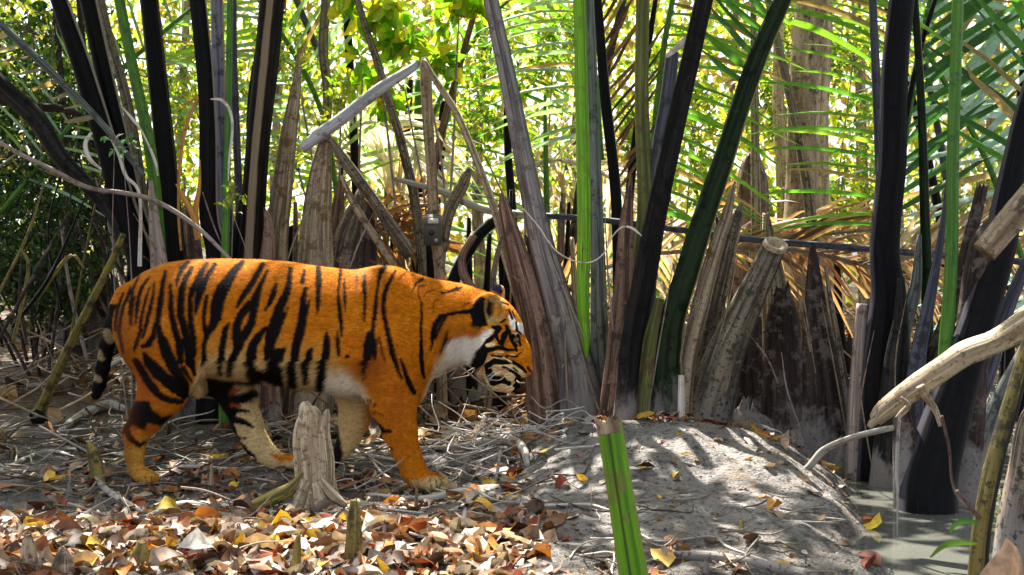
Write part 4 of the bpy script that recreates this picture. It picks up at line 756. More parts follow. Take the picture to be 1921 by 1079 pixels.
# ------------------------------------------------------------------ fronds
def F_(par, *a, **k): return frond(par, 'frond', *a, **k)
P1, P2, P3, P4, P5, P6, P7, P8, P9 = ALLP
DG, MG, LG, PB, DB = (.03, .10, .02), (.09, .28, .03), (.24, .46, .04), (.30, .46, .38), (.10, .045, .02)
F_(P5, [(1395, 180, 20, 5.15), (1428, 90, 20, 5.15), (1463, 0, 18, 5.15), (1520, -130, 14, 5.2), (1600, -260, 6, 5.3)], 5.15, 'greentan', nl=20, L=.34, wd=.034, ang=78, col1=DG, col2=MG, droop=-.15, t0=.02, sides_=(-1,))
F_(P5, [(1450, 60, 12, 5.4), (1500, -60, 12, 5.5), (1600, -200, 6, 5.7)], 5.3, 'greentan', nl=16, L=.65, wd=.03, ang=80, col1=MG, col2=(.25, .45, .03), droop=.35, t0=.05, sides_=(1,))
F_(P5, [(1215, 420, 12, 6.1), (1232, 200, 12, 6.1), (1262, 0, 10, 6.1), (1320, -160, 5, 6.2)], 6.1, 'green', nl=30, L=.62, wd=.026, ang=105, col1=MG, col2=(.22, .42, .04), droop=.3, t0=.0, sides_=(1,))
F_(P4, [(1160, 400, 12, 5.95), (1136, 180, 12, 5.95), (1122, 20, 10, 5.95), (1100, -120, 5, 6)], 5.95, 'black', nl=24, L=.42, wd=.018, ang=48, col1=(.03, .02, .015), col2=(.22, .10, .05), droop=-.05, t0=.05, sides_=(1,), label='frond with narrow dead brown leaflets')
F_(P4, [(1130, 300, 8, 6.6), (1110, 100, 10, 6.6), (1060, -60, 8, 6.7)], 6.6, 'green', nl=16, L=.6, wd=.024, ang=85, col1=PB, col2=LG, droop=.35, t0=.1, sides_=(-1,))
F_(P8, [(1680, 440, 12, 5.4), (1695, 250, 12, 5.4), (1735, 60, 10, 5.4), (1800, -120, 6, 5.4)], 5.4, 'black', nl=18, L=.62, wd=.036, ang=52, col1=(.03, .10, .03), col2=(.07, .22, .05), droop=.0, t0=.05, sides_=(1,))
F_(P8, [(1665, 500, 12, 5.8), (1700, 250, 12, 5.8), (1730, 60, 10, 5.8), (1780, -120, 6, 5.8)], 5.8, 'green', nl=24, L=.68, wd=.022, ang=92, col1=MG, col2=(.26, .46, .05), droop=.22, t0=.1, sides_=(-1,))
F_(P9, [(1930, 520, 12, 5.9), (1850, 300, 12, 6.), (1740, 100, 10, 6.1), (1640, -60, 6, 6.2)], 6., 'green', nl=28, L=.85, wd=.042, ang=75, leaf=LEAFP, col1=PB, col2=(.55, .70, .66), droop=.12, t0=.05, sides_=(1,))
F_(P9, [(2040, 600, 14, 6.2), (1975, 350, 12, 6.2), (1930, 120, 10, 6.2), (1900, -80, 6, 6.3)], 6.2, 'green', nl=32, L=.9, wd=.036, ang=95, leaf=LEAFP, col1=PB, col2=(.50, .66, .60), droop=.15, t0=.05, sides_=(-1,))
F_(P9, [(1960, 460, 12, 5.2), (1945, 300, 12, 5.2), (1960, 100, 8, 5.2), (2000, -60, 5, 5.2)], 5.2, 'green', nl=12, L=.5, wd=.04, ang=60, col1=DG, col2=MG, droop=.0, t0=.2, sides_=(-1,))
F_(P1, [(0, 400, 10, 7), (180, 180, 10, 7.2), (330, 40, 8, 7.4), (460, -60, 4, 7.6)], 7.2, 'green', nl=24, L=.6, wd=.02, ang=75, col1=PB, col2=LG, droop=.15, t0=.1)
F_(P3, [(640, 420, 10, 8), (600, 200, 10, 8), (500, 20, 8, 8), (420, -80, 4, 8)], 8., 'green', nl=26, L=.9, wd=.03, ang=70, col1=PB, col2=LG, droop=.3, t0=.1)
F_(P3, [(735, 560, 10, 8.6), (800, 250, 10, 8.6), (900, 60, 8, 8.6), (1000, -40, 4, 8.6)], 8.6, 'green', nl=26, L=.9, wd=.03, ang=75, col1=MG, col2=LG, droop=.4, t0=.1)
# stand-alone fallen and hanging fronds
def gfrond(label, cat, rach, Y, name='fallen_frond', **k):
    o = frond(None, name, rach, Y, k.pop('mat', 'tan'), **k); return tag(o, label, cat, 'fallen palm fronds')
gfrond('dry brown frond lying behind the horizontal pole at right', 'frond', [(1330, 470, 10, 6.0), (1500, 470, 10, 6.1), (1700, 520, 8, 6.2), (1800, 560, 5, 6.3)], 6.1, nl=40, L=.50, wd=.022, ang=34, col1=(.10, .04, .02), col2=(.42, .26, .16), droop=.15, t0=.02, dead=.3, side=(0, .3, -1))
gfrond('second dry brown frond under the dark stalks, far right', 'frond', [(1640, 500, 10, 5.8), (1800, 460, 10, 6.0), (1950, 480, 8, 6.2)], 6., nl=34, L=.5, wd=.026, ang=45, col1=(.20, .10, .05), col2=(.6, .48, .38), droop=.2, t0=.02, dead=.5, side=(0, .3, -1))
gfrond('pale dead frond with painted white highlights drooping left of the camera post', 'frond', [(590, 320, 8, 8), (680, 230, 10, 8), (760, 260, 8, 8), (800, 340, 5, 8)], 8., nl=36, L=.7, wd=.03, ang=75, col1=(.5, .45, .42), col2=(.8, .78, .76), droop=.6, t0=.05, dead=.6, side=(0, .5, -1), mat='white')  # leaflet colours carry the frond's white highlights
gfrond('bleached frond hanging behind the bright green stalk', 'frond', [(950, 330, 8, 8.3), (1040, 300, 10, 8.3), (1140, 330, 8, 8.3), (1190, 400, 5, 8.3)], 8.3, nl=30, L=.6, wd=.026, ang=75, col1=(.45, .35, .28), col2=(.75, .7, .66), droop=.5, t0=.05, dead=.7, side=(0, .5, -1), mat='white')
gfrond('dead frond with stubby cut tan leaflets crossing the top left corner', 'frond', [(270, 330, 10, 5.9), (185, 225, 12, 5.9), (90, 130, 14, 5.9), (0, 45, 14, 5.9), (-90, -30, 12, 5.9)], 5.9, nl=12, L=.2, wd=.028, ang=70, col1=(.22, .18, .10), col2=(.5, .44, .28), droop=.0, t0=.25, cut=.16, sides_=(-1,), mat='greygreen', depthv=.1)
gfrond('white and brown dead frond collapsed behind the white wire', 'frond', [(1020, 560, 8, 7.2), (1200, 480, 10, 7.4), (1420, 470, 8, 7.6)], 7.3, nl=34, L=.55, wd=.026, ang=60, col1=(.3, .17, .08), col2=(.62, .5, .4), droop=.2, t0=.02, dead=.8, side=(0, .5, -1))
gfrond('brown dead frond lying beyond the leaning cut stub', 'frond', [(1300, 380, 8, 8.2), (1440, 440, 10, 8.2), (1640, 430, 8, 8.2)], 8.2, nl=34, L=.6, wd=.028, ang=60, col1=(.26, .13, .05), col2=(.6, .42, .25), droop=.25, t0=.02, dead=.8, side=(0, .5, -1))
gfrond('broken brown frond slumped behind the torn tan sheaths', 'frond', [(560, 480, 8, 7.1), (680, 430, 10, 7.2), (820, 470, 8, 7.3)], 7.2, nl=30, L=.5, wd=.026, ang=60, col1=(.16, .07, .03), col2=(.5, .3, .15), droop=.3, t0=.02, dead=.8, side=(0, .5, -1))
# ------------------------------------------------------------------ trees, shrubs
LF = new_mat_col('broad_leaf', .45, .45, .5, .18, 30)
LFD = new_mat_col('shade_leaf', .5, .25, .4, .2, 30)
BR = M['bark']
def leaves(mb, C, size, cols, up=.6, asp=.5, seed=0, jit=.3, mi=0, face=None):
    """C (n,3) centres; every leaf is a pointed blade folded along its midrib"""
    r = np.random.default_rng(seed); n = len(C); sz = size * r.uniform(1 - jit, 1 + jit, n)
    D = r.normal(0, 1, (n, 3)); D[:, 2] -= .5; D /= np.linalg.norm(D, axis=1)[:, None]
    Nn = r.normal(0, 1, (n, 3)); Nn[:, 2] += up * 2
    if face is not None: Nn += np.array(face)
    S = np.cross(D, Nn); S /= np.linalg.norm(S, axis=1)[:, None] + 1e-9; U = np.cross(S, D)
    L = D * sz[:, None]; Wd = S * (sz * asp / 2)[:, None]; Up = U * (sz * .10)[:, None]
    V = np.stack([C, C + L * .35 + Wd + Up, C + L * .35 - Up * .2, C + L * .35 - Wd + Up, C + L * .75 + Wd * .6 + Up * .5, C + L * .75 - Up * .8, C + L * .75 - Wd * .6 + Up * .5, C + L - Up * 2], 1).reshape(-1, 3)
    t = [(0, 1, 2), (0, 2, 3), (1, 4, 5, 2), (2, 5, 6, 3), (4, 7, 5), (5, 7, 6)]
    f = [tuple(b + i for i in q) for b in range(0, n * 8, 8) for q in t]
    cs = np.array(cols); c = cs[r.integers(0, len(cs), n)] * r.uniform(.7, 1.25, n)[:, None]
    mb.add(V, f, None, np.repeat(np.clip(c, 0, .9), 8, 0), mi)
def cluster(n, c, r, seed, k=None, shell=.0, flatz=1.):
    """n points gathered in sprays inside an ellipsoid"""
    g = np.random.default_rng(seed); k = k or max(4, n // 22); A = g.normal(0, 1, (k, 3)); A /= np.linalg.norm(A, axis=1)[:, None]; A *= (g.random(k) ** .4)[:, None] * np.array(r)
    i = g.integers(0, k, n); return np.array(c) + A[i] + g.normal(0, 1, (n, 3)) * np.array(r) * .13 * np.array([1, 1, flatz]), np.array(c) + A
YG = [(.30, .45, .03), (.42, .50, .04), (.16, .34, .03), (.10, .26, .03), (.55, .52, .06)]
GG = [(.08, .26, .03), (.14, .36, .03), (.20, .42, .04), (.05, .17, .02)]
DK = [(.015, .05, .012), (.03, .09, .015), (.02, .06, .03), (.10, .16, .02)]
def shrub(name, label, cat, spots, Y, base_px, size, cols, seed, mat=None, asp=.5, group=None, stem='pinkstick', trunk=None, sw=.012, up=.6, up_base=None):
    """spots: (px, py, rx px, ry px, n[, Y]); stems run from the ground to every spot"""
    x = (base_px - CX) / F * Y; g = Hs(x, Y); root = empty(name, (x, Y, g), label, cat, group)
    mb = MB(); st = MB(); ok = False
    for j, s_ in enumerate(spots):
        y = s_[5] if len(s_) > 5 else Y; c = W(s_[0], s_[1], y); k = y / F
        C, A = cluster(s_[4], tuple(c), (s_[2] * k, max(.25, s_[2] * k * .8), s_[3] * k), seed * 31 + j); leaves(mb, C, size, cols, up, asp, seed * 17 + j)
        b = Vector((x + (c.x - x) * .15, Y, g - .05)); m1 = b.lerp(c, .5) + Vector((rg.normal(0, .1), 0, .1))
        tube(st, [b, m1, c], [sw, sw * .7, sw * .4], 6, 1, 5, .1, j + seed)
        for a in A[:: max(1, len(A) // 12)]: tube(st, [c, (Vector(a) + c) / 2 + Vector((0, 0, .03)), Vector(a)], [sw * .35, sw * .25, sw * .12], 4, 1, 3, 0, j)
    mb.build('foliage', mat or LF, root); st.build('stem', M[stem], root); return root
def tree(label, pts, Y, mat, crown, size, cols, seed, name='tree', group='trees beyond the palms', mul=1.):
    root_p = W(pts[-1][0], pts[-1][1], Y); g = Hs(root_p.x, Y); root = empty(name, (root_p.x, Y, g), label, 'tree', group)
    stalk(root, 'trunk', pts, Y, mat, flat=1., sides=16, lump=.12, n=8)
    mb = MB(); br = MB(); top = W(pts[0][0], pts[0][1], Y)
    for j, (cx, cy_c, cz, rx, ry, rz, n) in enumerate(crown):
        C, A = cluster(n, (cx, cy_c, cz), (rx, ry, rz), seed * 13 + j, k=max(6, n // 40)); C = C[C[:, 2] > CH + .255 * np.maximum(C[:, 1], 1) * 1. + .05] if name == 'added_shade_tree' else C
        if len(C): leaves(mb, C, size, cols, 1.2, .55, seed * 7 + j)
        tube(br, [top, (top + Vector((cx, cy_c, cz))) / 2 + Vector((0, 0, .25)), Vector((cx, cy_c, cz))], [.06, .04, .015], 7, 1, 6, .08, j)
    mb.build('crown', LF, root); br.build('branch', M[mat], root); return root
# broad yellow green leaves, top centre
shrub('shrub', 'broad leafed yellow green sapling hanging over the camera post', 'shrub', [(700, 30, 90, 50, 130), (790, 90, 90, 60, 120), (860, 40, 60, 50, 90), (760, 170, 80, 50, 60), (680, 130, 60, 60, 50)], 7.3, 790, .125, [(.30, .52, .02), (.46, .58, .03), (.16, .42, .02), (.62, .56, .03), (.20, .46, .02)], 3, asp=.55, group='shrubs behind the palms', up=.2)
shrub('shrub', 'small leafed lime green shrub left of the bright green stalk', 'shrub', [(960, 170, 90, 110, 420), (1010, 310, 70, 70, 260), (880, 230, 60, 90, 260), (1040, 80, 60, 60, 220)], 8.6, 970, .065, YG, 4, group='shrubs behind the palms')
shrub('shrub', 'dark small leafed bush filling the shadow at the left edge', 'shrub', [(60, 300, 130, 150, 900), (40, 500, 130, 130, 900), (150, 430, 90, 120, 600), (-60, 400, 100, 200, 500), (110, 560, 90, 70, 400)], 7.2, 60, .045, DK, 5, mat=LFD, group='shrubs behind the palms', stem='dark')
shrub('shrub', 'green and yellow bush behind the stubby cut frond, top left', 'shrub', [(60, 60, 110, 70, 420), (170, 120, 80, 80, 360), (40, 180, 80, 70, 260), (100, 20, 100, 50, 240)], 7.6, 90, .05, [(.05, .15, .03), (.10, .24, .04), (.35, .42, .04), (.04, .12, .05)], 6, group='shrubs behind the palms')
shrub('shrub', 'yellow green bush seen between the black stalks at left', 'shrub', [(340, 130, 90, 150, 600), (470, 200, 70, 150, 500), (560, 100, 80, 110, 500), (330, 350, 70, 90, 300)], 8.6, 420, .055, YG, 7, group='shrubs behind the palms')
shrub('shrub', 'sparse sapling with small yellow leaves over the torn sheaths', 'shrub', [(600, 240, 40, 60, 60), (640, 190, 50, 50, 60), (560, 320, 40, 50, 40), (440, 360, 20, 40, 22), (560, 150, 40, 50, 40)], 6.9, 600, .05, [(.40, .50, .03), (.55, .52, .04), (.2, .4, .03)], 8, group='shrubs behind the palms')
shrub('shrub', 'lime shrub behind the crossing central stalks', 'shrub', [(1300, 250, 90, 130, 520), (1180, 300, 60, 120, 380), (1360, 380, 90, 60, 380), (1250, 120, 90, 80, 380)], 9.2, 1280, .07, YG, 9, group='shrubs behind the palms')
shrub('shrub', 'glowing yellow green bush around the tall pale trunk', 'shrub', [(1600, 120, 90, 110, 520), (1580, 330, 80, 90, 420), (1440, 200, 60, 130, 420), (1500, 50, 80, 60, 300)], 9.8, 1570, .07, YG, 10, group='shrubs behind the palms')
shrub('shrub', 'pale green thicket behind the right hand fronds', 'shrub', [(1750, 200, 110, 140, 560), (1880, 330, 90, 90, 420), (1780, 380, 100, 60, 420), (1880, 120, 80, 90, 350)], 9.6, 1800, .06, [(.30, .42, .08), (.5, .48, .14), (.42, .34, .12), (.18, .34, .08)], 12, group='shrubs behind the palms')
shrub('shrub', 'low brown leafed dead bush beside the camera post', 'shrub', [(770, 370, 46, 50, 180), (740, 420, 50, 40, 120)], 7.4, 765, .055, [(.35, .15, .04), (.5, .26, .07), (.2, .08, .03)], 13, group='shrubs behind the palms')
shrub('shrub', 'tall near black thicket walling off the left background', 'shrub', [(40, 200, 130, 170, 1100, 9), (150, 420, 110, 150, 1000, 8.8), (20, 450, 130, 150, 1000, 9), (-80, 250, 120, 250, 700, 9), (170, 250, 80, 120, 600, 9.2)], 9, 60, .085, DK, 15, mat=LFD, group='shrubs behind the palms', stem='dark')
# trees
CAN = [(.06, .16, .02), (.10, .24, .03), (.15, .32, .03)]
tree('tall pale blotched trunk behind the right hand palms', [(1530, -80, 56), (1522, 0, 58), (1512, 150, 60), (1506, 300, 62), (1502, 440, 68), (1500, 560, 84)], 8.6, 'bark', [(2.4, 9.3, 4.9, 1.2, .9, .5, 500), (1.3, 10, 4.6, 1.2, .9, .6, 400)], .1, CAN, 1)
tree('slim pinkish trunk just right of the blotched one', [(1548, -80, 30), (1545, 60, 30), (1540, 240, 30), (1545, 440, 34), (1548, 540, 40)], 9., 'wood', [(2.6, 10.4, 5, .8, .8, .5, 200)], .1, CAN, 2)
tree('thin pale tree left of the blotched trunk', [(1456, -80, 20), (1460, 60, 20), (1462, 200, 22), (1472, 330, 26), (1478, 540, 30)], 9.2, 'wood', [(1.8, 11, 5, .8, .8, .5, 200)], .1, CAN, 3)
tree('orange tinted thin tree far behind the right palms', [(1612, 100, 18), (1616, 240, 20), (1620, 420, 24), (1622, 500, 26)], 12, 'tan', [(3.4, 12, 3.9, .8, .8, .9, 260)], .09, YG, 4)
tree('thin wiggly grey brown tree left of the snapped pole', [(606, -80, 18), (612, 0, 18), (604, 90, 18), (612, 180, 18), (606, 300, 20), (600, 560, 24)], 7.4, 'greyblk', [(-1.2, 7.9, 3.7, .8, .7, .5, 240)], .09, CAN, 5)
for i, (px, wpx, yy, lb) in enumerate([(1690, 14, 13, 'far pale stem behind the thick black stalk'), (1860, 16, 12, 'far thin trunk near the right edge'), (1370, 12, 13, 'far thin trunk between the crossing stalks'), (1080, 12, 12.5, 'far thin trunk behind the grey green stalk'), (900, 16, 12, 'far thin trunk right of the camera post'), (520, 14, 11, 'far thin trunk right of the thick striped stalk'), (340, 14, 12, 'far thin trunk between black stalks at left')]):
    tree(lb, [(px + 14, -60, wpx), (px + 4, 150, wpx), (px - 6, 320, wpx * 1.15), (px, 500, wpx * 1.4)], yy, 'bark', [((px - CX) / F * yy, yy + .6, 4.5, .9, .8, .8, 240)], .09, YG, 20 + i)
st_ = stalk(None, 'rotten_stump', [(1408, 296, 30), (1412, 340, 56), (1408, 400, 58), (1400, 470, 62), (1396, 560, 70)], 7.6, 'red', flat=.9, lump=.16, jag=1.2); tag(st_, 'crumbling red brown rotten stump left of the pale trunk', 'stump')
# added unseen crowns, pierced at the sunspots to break the sunlight into patches
sunspots = [(.86, 4.3, .34, .30), (-.9, 3.35, 1.1, .36), (-.15, 3.1, .65, .25), (-.87, 4.36, .46, .34), (.45, 4.95, .3, .18), (1.25, 3.6, .10, .5), (-.45, 3.7, .14, .08), (-1.9, 3.2, .4, .3), (.3, 3.6, .2, .08), (-1.5, 5.2, .5, .10)]
def added_canopy(label, trunk, area, n, seed, size=.16):
    (tx, ty), (x0, x1, y0, y1, z0, z1) = trunk, area; g = np.random.default_rng(seed); root = empty('added_shade_tree', (tx, ty, Hs(tx, ty)), label, 'tree', 'added trees shading the clearing')
    mb = MB(); tube(mb, [(tx, ty, Hs(tx, ty) - .1), (tx + .1, ty, 1.5), (tx, ty + .1, 3), (tx * .9, ty, z1)], [.16, .12, .1, .05], 12, 1, 8, .1, seed); mb.build('trunk', M['bark'], root)
    k = n // 30; A = np.column_stack([g.uniform(x0, x1, k), g.uniform(y0, y1, k), g.uniform(z0, z1, k)]); C = A[g.integers(0, k, n)] + g.normal(0, 1, (n, 3)) * [.22, .22, .12]
    t = (C[:, 2] - .1) / sdir.z; gxp = C[:, 0] - sdir.x * t; gyp = C[:, 1] - sdir.y * t; keep = C[:, 2] > CH + .245 * np.maximum(C[:, 1], 0) + .25
    keep &= ~((C[:, 1] > 7.6) & (C[:, 0] > -1.6))
    for (a, b, ra, rb) in sunspots: keep &= ((gxp - a) / ra) ** 2 + ((gyp - b) / rb) ** 2 > 1
    C = C[keep]; mb = MB(); leaves(mb, C, size, CAN, 1.5, .6, seed); mb.build('crown', LF, root)
    mb = MB(); top = Vector((tx, ty, z1 - .6))
    for a in A[::3]:
        if a[2] > CH + .245 * a[1] + .3: tube(mb, [top, (top + Vector(a)) / 2 + Vector((0, 0, .3)), Vector(a)], [.04, .02, .008], 5, 1, 4, .05, seed)
    mb.build('branch', M['bark'], root)
added_canopy('added unseen tree out of the frame at left, shading the clearing', (-3.4, 5.5), (-4.4, .2, 3.4, 9.6, 3.4, 4.8), 8200, 71)
added_canopy('added unseen tree out of the frame at right, shading the creek', (4.3, 6.0), (.2, 4.2, 3.4, 8.6, 3.4, 4.8), 5200, 72)
# far wood, one leafy mass
mb = MB(); g = np.random.default_rng(99); n = 46000
y = g.uniform(11.5, 19, n); x = g.uniform(-.52, .52, n) * y * 1.15; z = g.uniform(0, 1, n) ** .8 * 7.2 + .1
dens = fbm(x * .5, z * .6, y * .3, 3, 44); kp = dens > -.42; x, y, z = x[kp], y[kp], z[kp]
leaves(mb, np.column_stack([x, y, z]), .14, [(.34, .46, .04), (.48, .52, .06), (.18, .34, .03), (.55, .46, .12), (.40, .30, .10)], .4, .6, 77)
o = mb.build('far_wood', LF); tag(o, kind='stuff')
# ------------------------------------------------------------------ litter
LITC = [(.48, .33, .22), (.58, .46, .37), (.30, .12, .05), (.26, .05, .02), (.60, .20, .02), (.68, .40, .03), (.38, .31, .28), (.40, .19, .09), (.68, .60, .53), (.09, .05, .035), (.30, .21, .16)]
LITP = np.array([14, 12, 13, 9, 8, 4, 9, 14, 9, 10, 9], float); LITP /= LITP.sum()
LIT = new_mat_col('dry_leaf', .6, .12, .35, .28, 45)
def dry_leaves(mb, C, size, seed, tilt=.5, cols=LITC, pr=LITP, lift=.2, jit=.45):
    """curled dead leaves, a 5 x 3 grid each, resting on the ground"""
    r = np.random.default_rng(seed); n = len(C); L = size * r.uniform(1 - jit, 1 + jit, n); Wd = L * r.uniform(.42, .75, n)
    a = r.uniform(0, 2 * np.pi, n); D = np.column_stack([np.cos(a), np.sin(a), r.normal(0, tilt, n)]); D /= np.linalg.norm(D, axis=1)[:, None]
    N0 = np.column_stack([r.normal(0, tilt, n), r.normal(0, tilt, n), np.ones(n)]); S = np.cross(N0, D); S /= np.linalg.norm(S, axis=1)[:, None]; U = np.cross(D, S)
    cu, cv = r.normal(0, .22, n), r.normal(0, .35, n) ; V = []
    for u, wv in ((0, .12), (.22, .8), (.5, 1.), (.78, .72), (1, .05)):
        for v in (-1, 0, 1):
            wob = r.normal(0, .05, n)
            h = cu * ((u - .5) ** 2 * 4 - .6) + cv * (v * v) * wv * .5 + (v == 0) * -.05 + wob
            V.append(C + D * ((u - .5) * L)[:, None] + S * (v * wv * Wd / 2 * (1 + r.normal(0, .22, n)))[:, None] + U * (h * L * .8)[:, None] + np.array([0, 0, 1]) * (L * lift * .5)[:, None])
    V = np.stack(V, 1).reshape(-1, 3); t = [(i * 3 + j, i * 3 + j + 1, (i + 1) * 3 + j + 1, (i + 1) * 3 + j) for i in range(4) for j in range(2)]
    f = [tuple(b + i for i in q) for b in range(0, n * 15, 15) for q in t]; cs = np.array(cols); c = cs[r.choice(len(cs), n, p=pr)] * r.uniform(.4, 1.2, n)[:, None]
    cc = np.repeat(np.clip(c, 0, .85), 15, 0).reshape(n, 15, 3); cc[:, [0, 1, 2, 12, 13, 14]] *= .75; cc[:, 1::3] *= .85
    mb.add(V, f, None, cc.reshape(-1, 3))
g = np.random.default_rng(2024)
def scatter(n, x0, x1, y0, y1, dens):
    x = g.uniform(x0, x1, n); y = g.uniform(y0, y1, n); k = (np.abs(x) < .46 * y + .15) & (g.random(n) < dens(x, y)) & (x < water_edge(y) - .05); x, y = x[k], y[k]
    return np.column_stack([x, y, H(x, y)])
def d_leaf(x, y):
    d = .95 * sstep(.25, -.25, x - .02 + (y - 3) * .12 + .25 * fbm(x * 3, y * 3, 0, 2, 60)) * sstep(4.3, 3.5, y) * (.25 + .75 * sstep(-.2, .2, fbm(x * 3.5, y * 5, 0, 2, 66)))
    d = np.maximum(d, .40 * (y > 3.9) * (x < .1) * sstep(-.2, .25, fbm(x * 2.6, y * 2.6, 0, 2, 61)))
    d = np.maximum(d, .055); d = np.maximum(d, .16 * (y < 3.4))
    for (a, b, ra, rb, v) in ((.78, 5.0, .28, .16, .85), (1.05, 4.95, .22, .12, .8), (.22, 5.1, .16, .14, .7), (.4, 4.98, .3, .1, .3)): d = np.maximum(d, v * np.exp(-(((x - a) / ra) ** 2 + ((y - b) / rb) ** 2)))
    return d
mb = MB(); dry_leaves(mb, scatter(7000, -1.9, 1.6, 2.6, 5.6, d_leaf), .054, 1, .35, jit=.7); dry_leaves(mb, scatter(16000, -1.9, 1.6, 2.6, 5.6, lambda x, y: d_leaf(x, y) * .8), .020, 2, .8)
C = scatter(3600, -1.7, .2, 2.6, 3.7, lambda x, y: .9 * sstep(.15, -.2, x + .25 * fbm(x * 3, y * 3, 0, 2, 60))); dry_leaves(mb, C, .060, 3, .5, jit=.7)
fx = g.uniform(1.3, 2.4, 26); fy = g.uniform(3.2, 6.2, 26); k = fx > water_edge(fy) + .05; dry_leaves(mb, np.column_stack([fx[k], fy[k], np.full(k.sum(), WZ + .004)]), .045, 9, .06, lift=.05)
o = mb.build('leaf_litter', LIT); tag(o, kind='stuff')
DBR = [(.30, .15, .06), (.42, .24, .10), (.5, .36, .2), (.16, .08, .04), (.55, .45, .33), (.06, .04, .03)]
mb = MB(); C = scatter(9000, -5, 5.5, 5.4, 12, lambda x, y: .25 + .75 * sstep(-1.6, -.6, x)); C[:, 2] += g.uniform(0, .05, len(C)); dry_leaves(mb, C, .085, 4, .9, DBR, np.array([3, 3, 2, 3, 1, 2]) / 14, jit=.6)
o = mb.build('forest_floor_debris', LIT); tag(o, kind='stuff')
# twigs
def twigs(mb, C, L0, L1, r0, seed, cols, tilt=.12, curve=.18):
    r = np.random.default_rng(seed)
    for c in C:
        a = r.normal(0, .75); L = r.uniform(L0, L1); d = np.array([math.cos(a), math.sin(a) * .9, r.normal(0, tilt)]); s = np.array([-d[1], d[0], r.normal(0, .4)])
        P = []
        for u in (-.5, -.2, .15, .5):
            q = c + d * L * u + s * L * curve * r.normal(0, 1); q[2] = max(q[2], Hs(q[0], q[1]) + r0 * .5) + (.0 if tilt < .3 else 0); P.append(q)
        tube(mb, P, [r0 * r.uniform(.8, 1.3), r0, r0 * .8, r0 * .4], 5, 1, 3, .1, int(r.integers(99)), c=np.array(cols[r.integers(len(cols))]) * r.uniform(.7, 1.2))
TW = new_mat_col('dry_twig', .65, 0, .3, .3, 80, .003)
TWC = [(.30, .26, .22), (.50, .45, .40), (.20, .15, .11), (.07, .055, .045), (.14, .12, .08), (.26, .21, .15)]
mb = MB(); C = scatter(300, -2.3, .35, 3.6, 6.2, lambda x, y: .35 + .65 * sstep(4.1, 4.6, y)); C[:, 2] += .008; twigs(mb, C, .10, .38, .0038, 5, TWC, .18)
C = scatter(90, -.35, .25, 4.7, 5.6, lambda x, y: .8); C[:, 2] += g.uniform(0, .10, len(C)); twigs(mb, C, .12, .32, .003, 6, [(.6, .57, .55), (.45, .42, .40)], .35, .25)
C = scatter(300, -3.3, -.5, 4.9, 8.2, lambda x, y: .95); C[:, 2] += g.uniform(.005, .08, len(C)); twigs(mb, C, .15, .5, .0045, 12, TWC, .25)
C = scatter(260, -1.8, 1.2, 2.7, 3.9, lambda x, y: .5); C[:, 2] += .01; twigs(mb, C, .08, .25, .003, 7, TWC)
C = scatter(500, -2.9, 3, 6, 9, lambda x, y: .9); C[:, 2] += g.uniform(0, .3, len(C)); twigs(mb, C, .2, .7, .006, 8, [(.25, .16, .1), (.4, .3, .2), (.12, .08, .06)], .5)
o = mb.build('twig_litter', TW); tag(o, kind='stuff')
mb = MB(); n = 2600; C = scatter(n, -.4, 1.7, 2.6, 5.3, lambda x, y: .5 + .5 * (fbm(x * 4, y * 4, 0, 2, 9) > .1))
for i, c in enumerate(C):
    r_ = g.uniform(.002, .0075); a = g.random(6) * 6.28
    v = [tuple(c + np.array([r_ * math.cos(k * 1.26 + a[0]) * g.uniform(.7, 1.2), r_ * math.sin(k * 1.26) * g.uniform(.7, 1.2), 0])) for k in range(5)] + [tuple(c + np.array([0, 0, r_ * .8]))]
    mb.add(v, [(k, (k + 1) % 5, 5) for k in range(5)], None, np.array([(.05, .045, .045), (.22, .20, .19), (.10, .09, .09)][i % 3]))
o = mb.build('mud_crumbs', TW, smooth=False); tag(o, kind='stuff')
# ------------------------------------------------------------------ roots, sticks, stumps
def gstick(name, label, cat, pts, mat, lift=.35, group=None, flat=.9, lump=.12, sides=10, n=6):
    """pts (px, py, width px) seen lying on the ground"""
    P = []; R = []
    for p in pts:
        q = grounded(p[0], p[1]) if len(p) < 4 else W(p[0], p[1], p[3]); r_ = p[2] / F * q.y / 2; P.append(q + Vector((0, 0, r_ * lift)) if len(p) < 4 else q); R.append(r_)
    mb = MB(); _sd[0] += 1; tube(mb, P, R, sides, flat, n, lump, _sd[0]); o = mb.build(name, M[mat], world=tuple(P[0])); return tag(o, label, cat, group)
R_ = 'roots and sticks on the mud'
gstick('root', 'pale forked root bending down right of the forepaw', 'root', [(785, 846, 10), (850, 845, 13), (905, 838, 16), (950, 831, 20), (980, 846, 20), (990, 878, 12)], 'greywood', .6, R_)
gstick('root', 'grey root lying just below the tiger\'s forepaw', 'root', [(690, 930, 8), (790, 940, 14), (860, 928, 18), (945, 924, 20)], 'greywood', .5, R_)
gstick('root', 'short knotted root loop above the forked root', 'root', [(897, 796, 9), (915, 785, 14), (948, 780, 16), (972, 788, 14), (980, 806, 8)], 'wood', .8, R_)
gstick('root', 'mud grey root rising under the tiger\'s chin', 'root', [(925, 780, 22), (950, 758, 26), (978, 760, 15), (1000, 752, 8)], 'bark', .5, R_)
gstick('stick', 'long thin pale stick left of the green cut stalk', 'stick', [(945, 958, 5), (1020, 955, 8), (1100, 950, 8), (1145, 960, 4)], 'greywood', .6, R_)
gstick('stick', 'thin bent twig right of the green cut stalk', 'stick', [(1190, 1000, 5), (1240, 1022, 6), (1335, 1010, 6), (1370, 1032, 6), (1470, 1066, 4)], 'greywood', .8, R_)
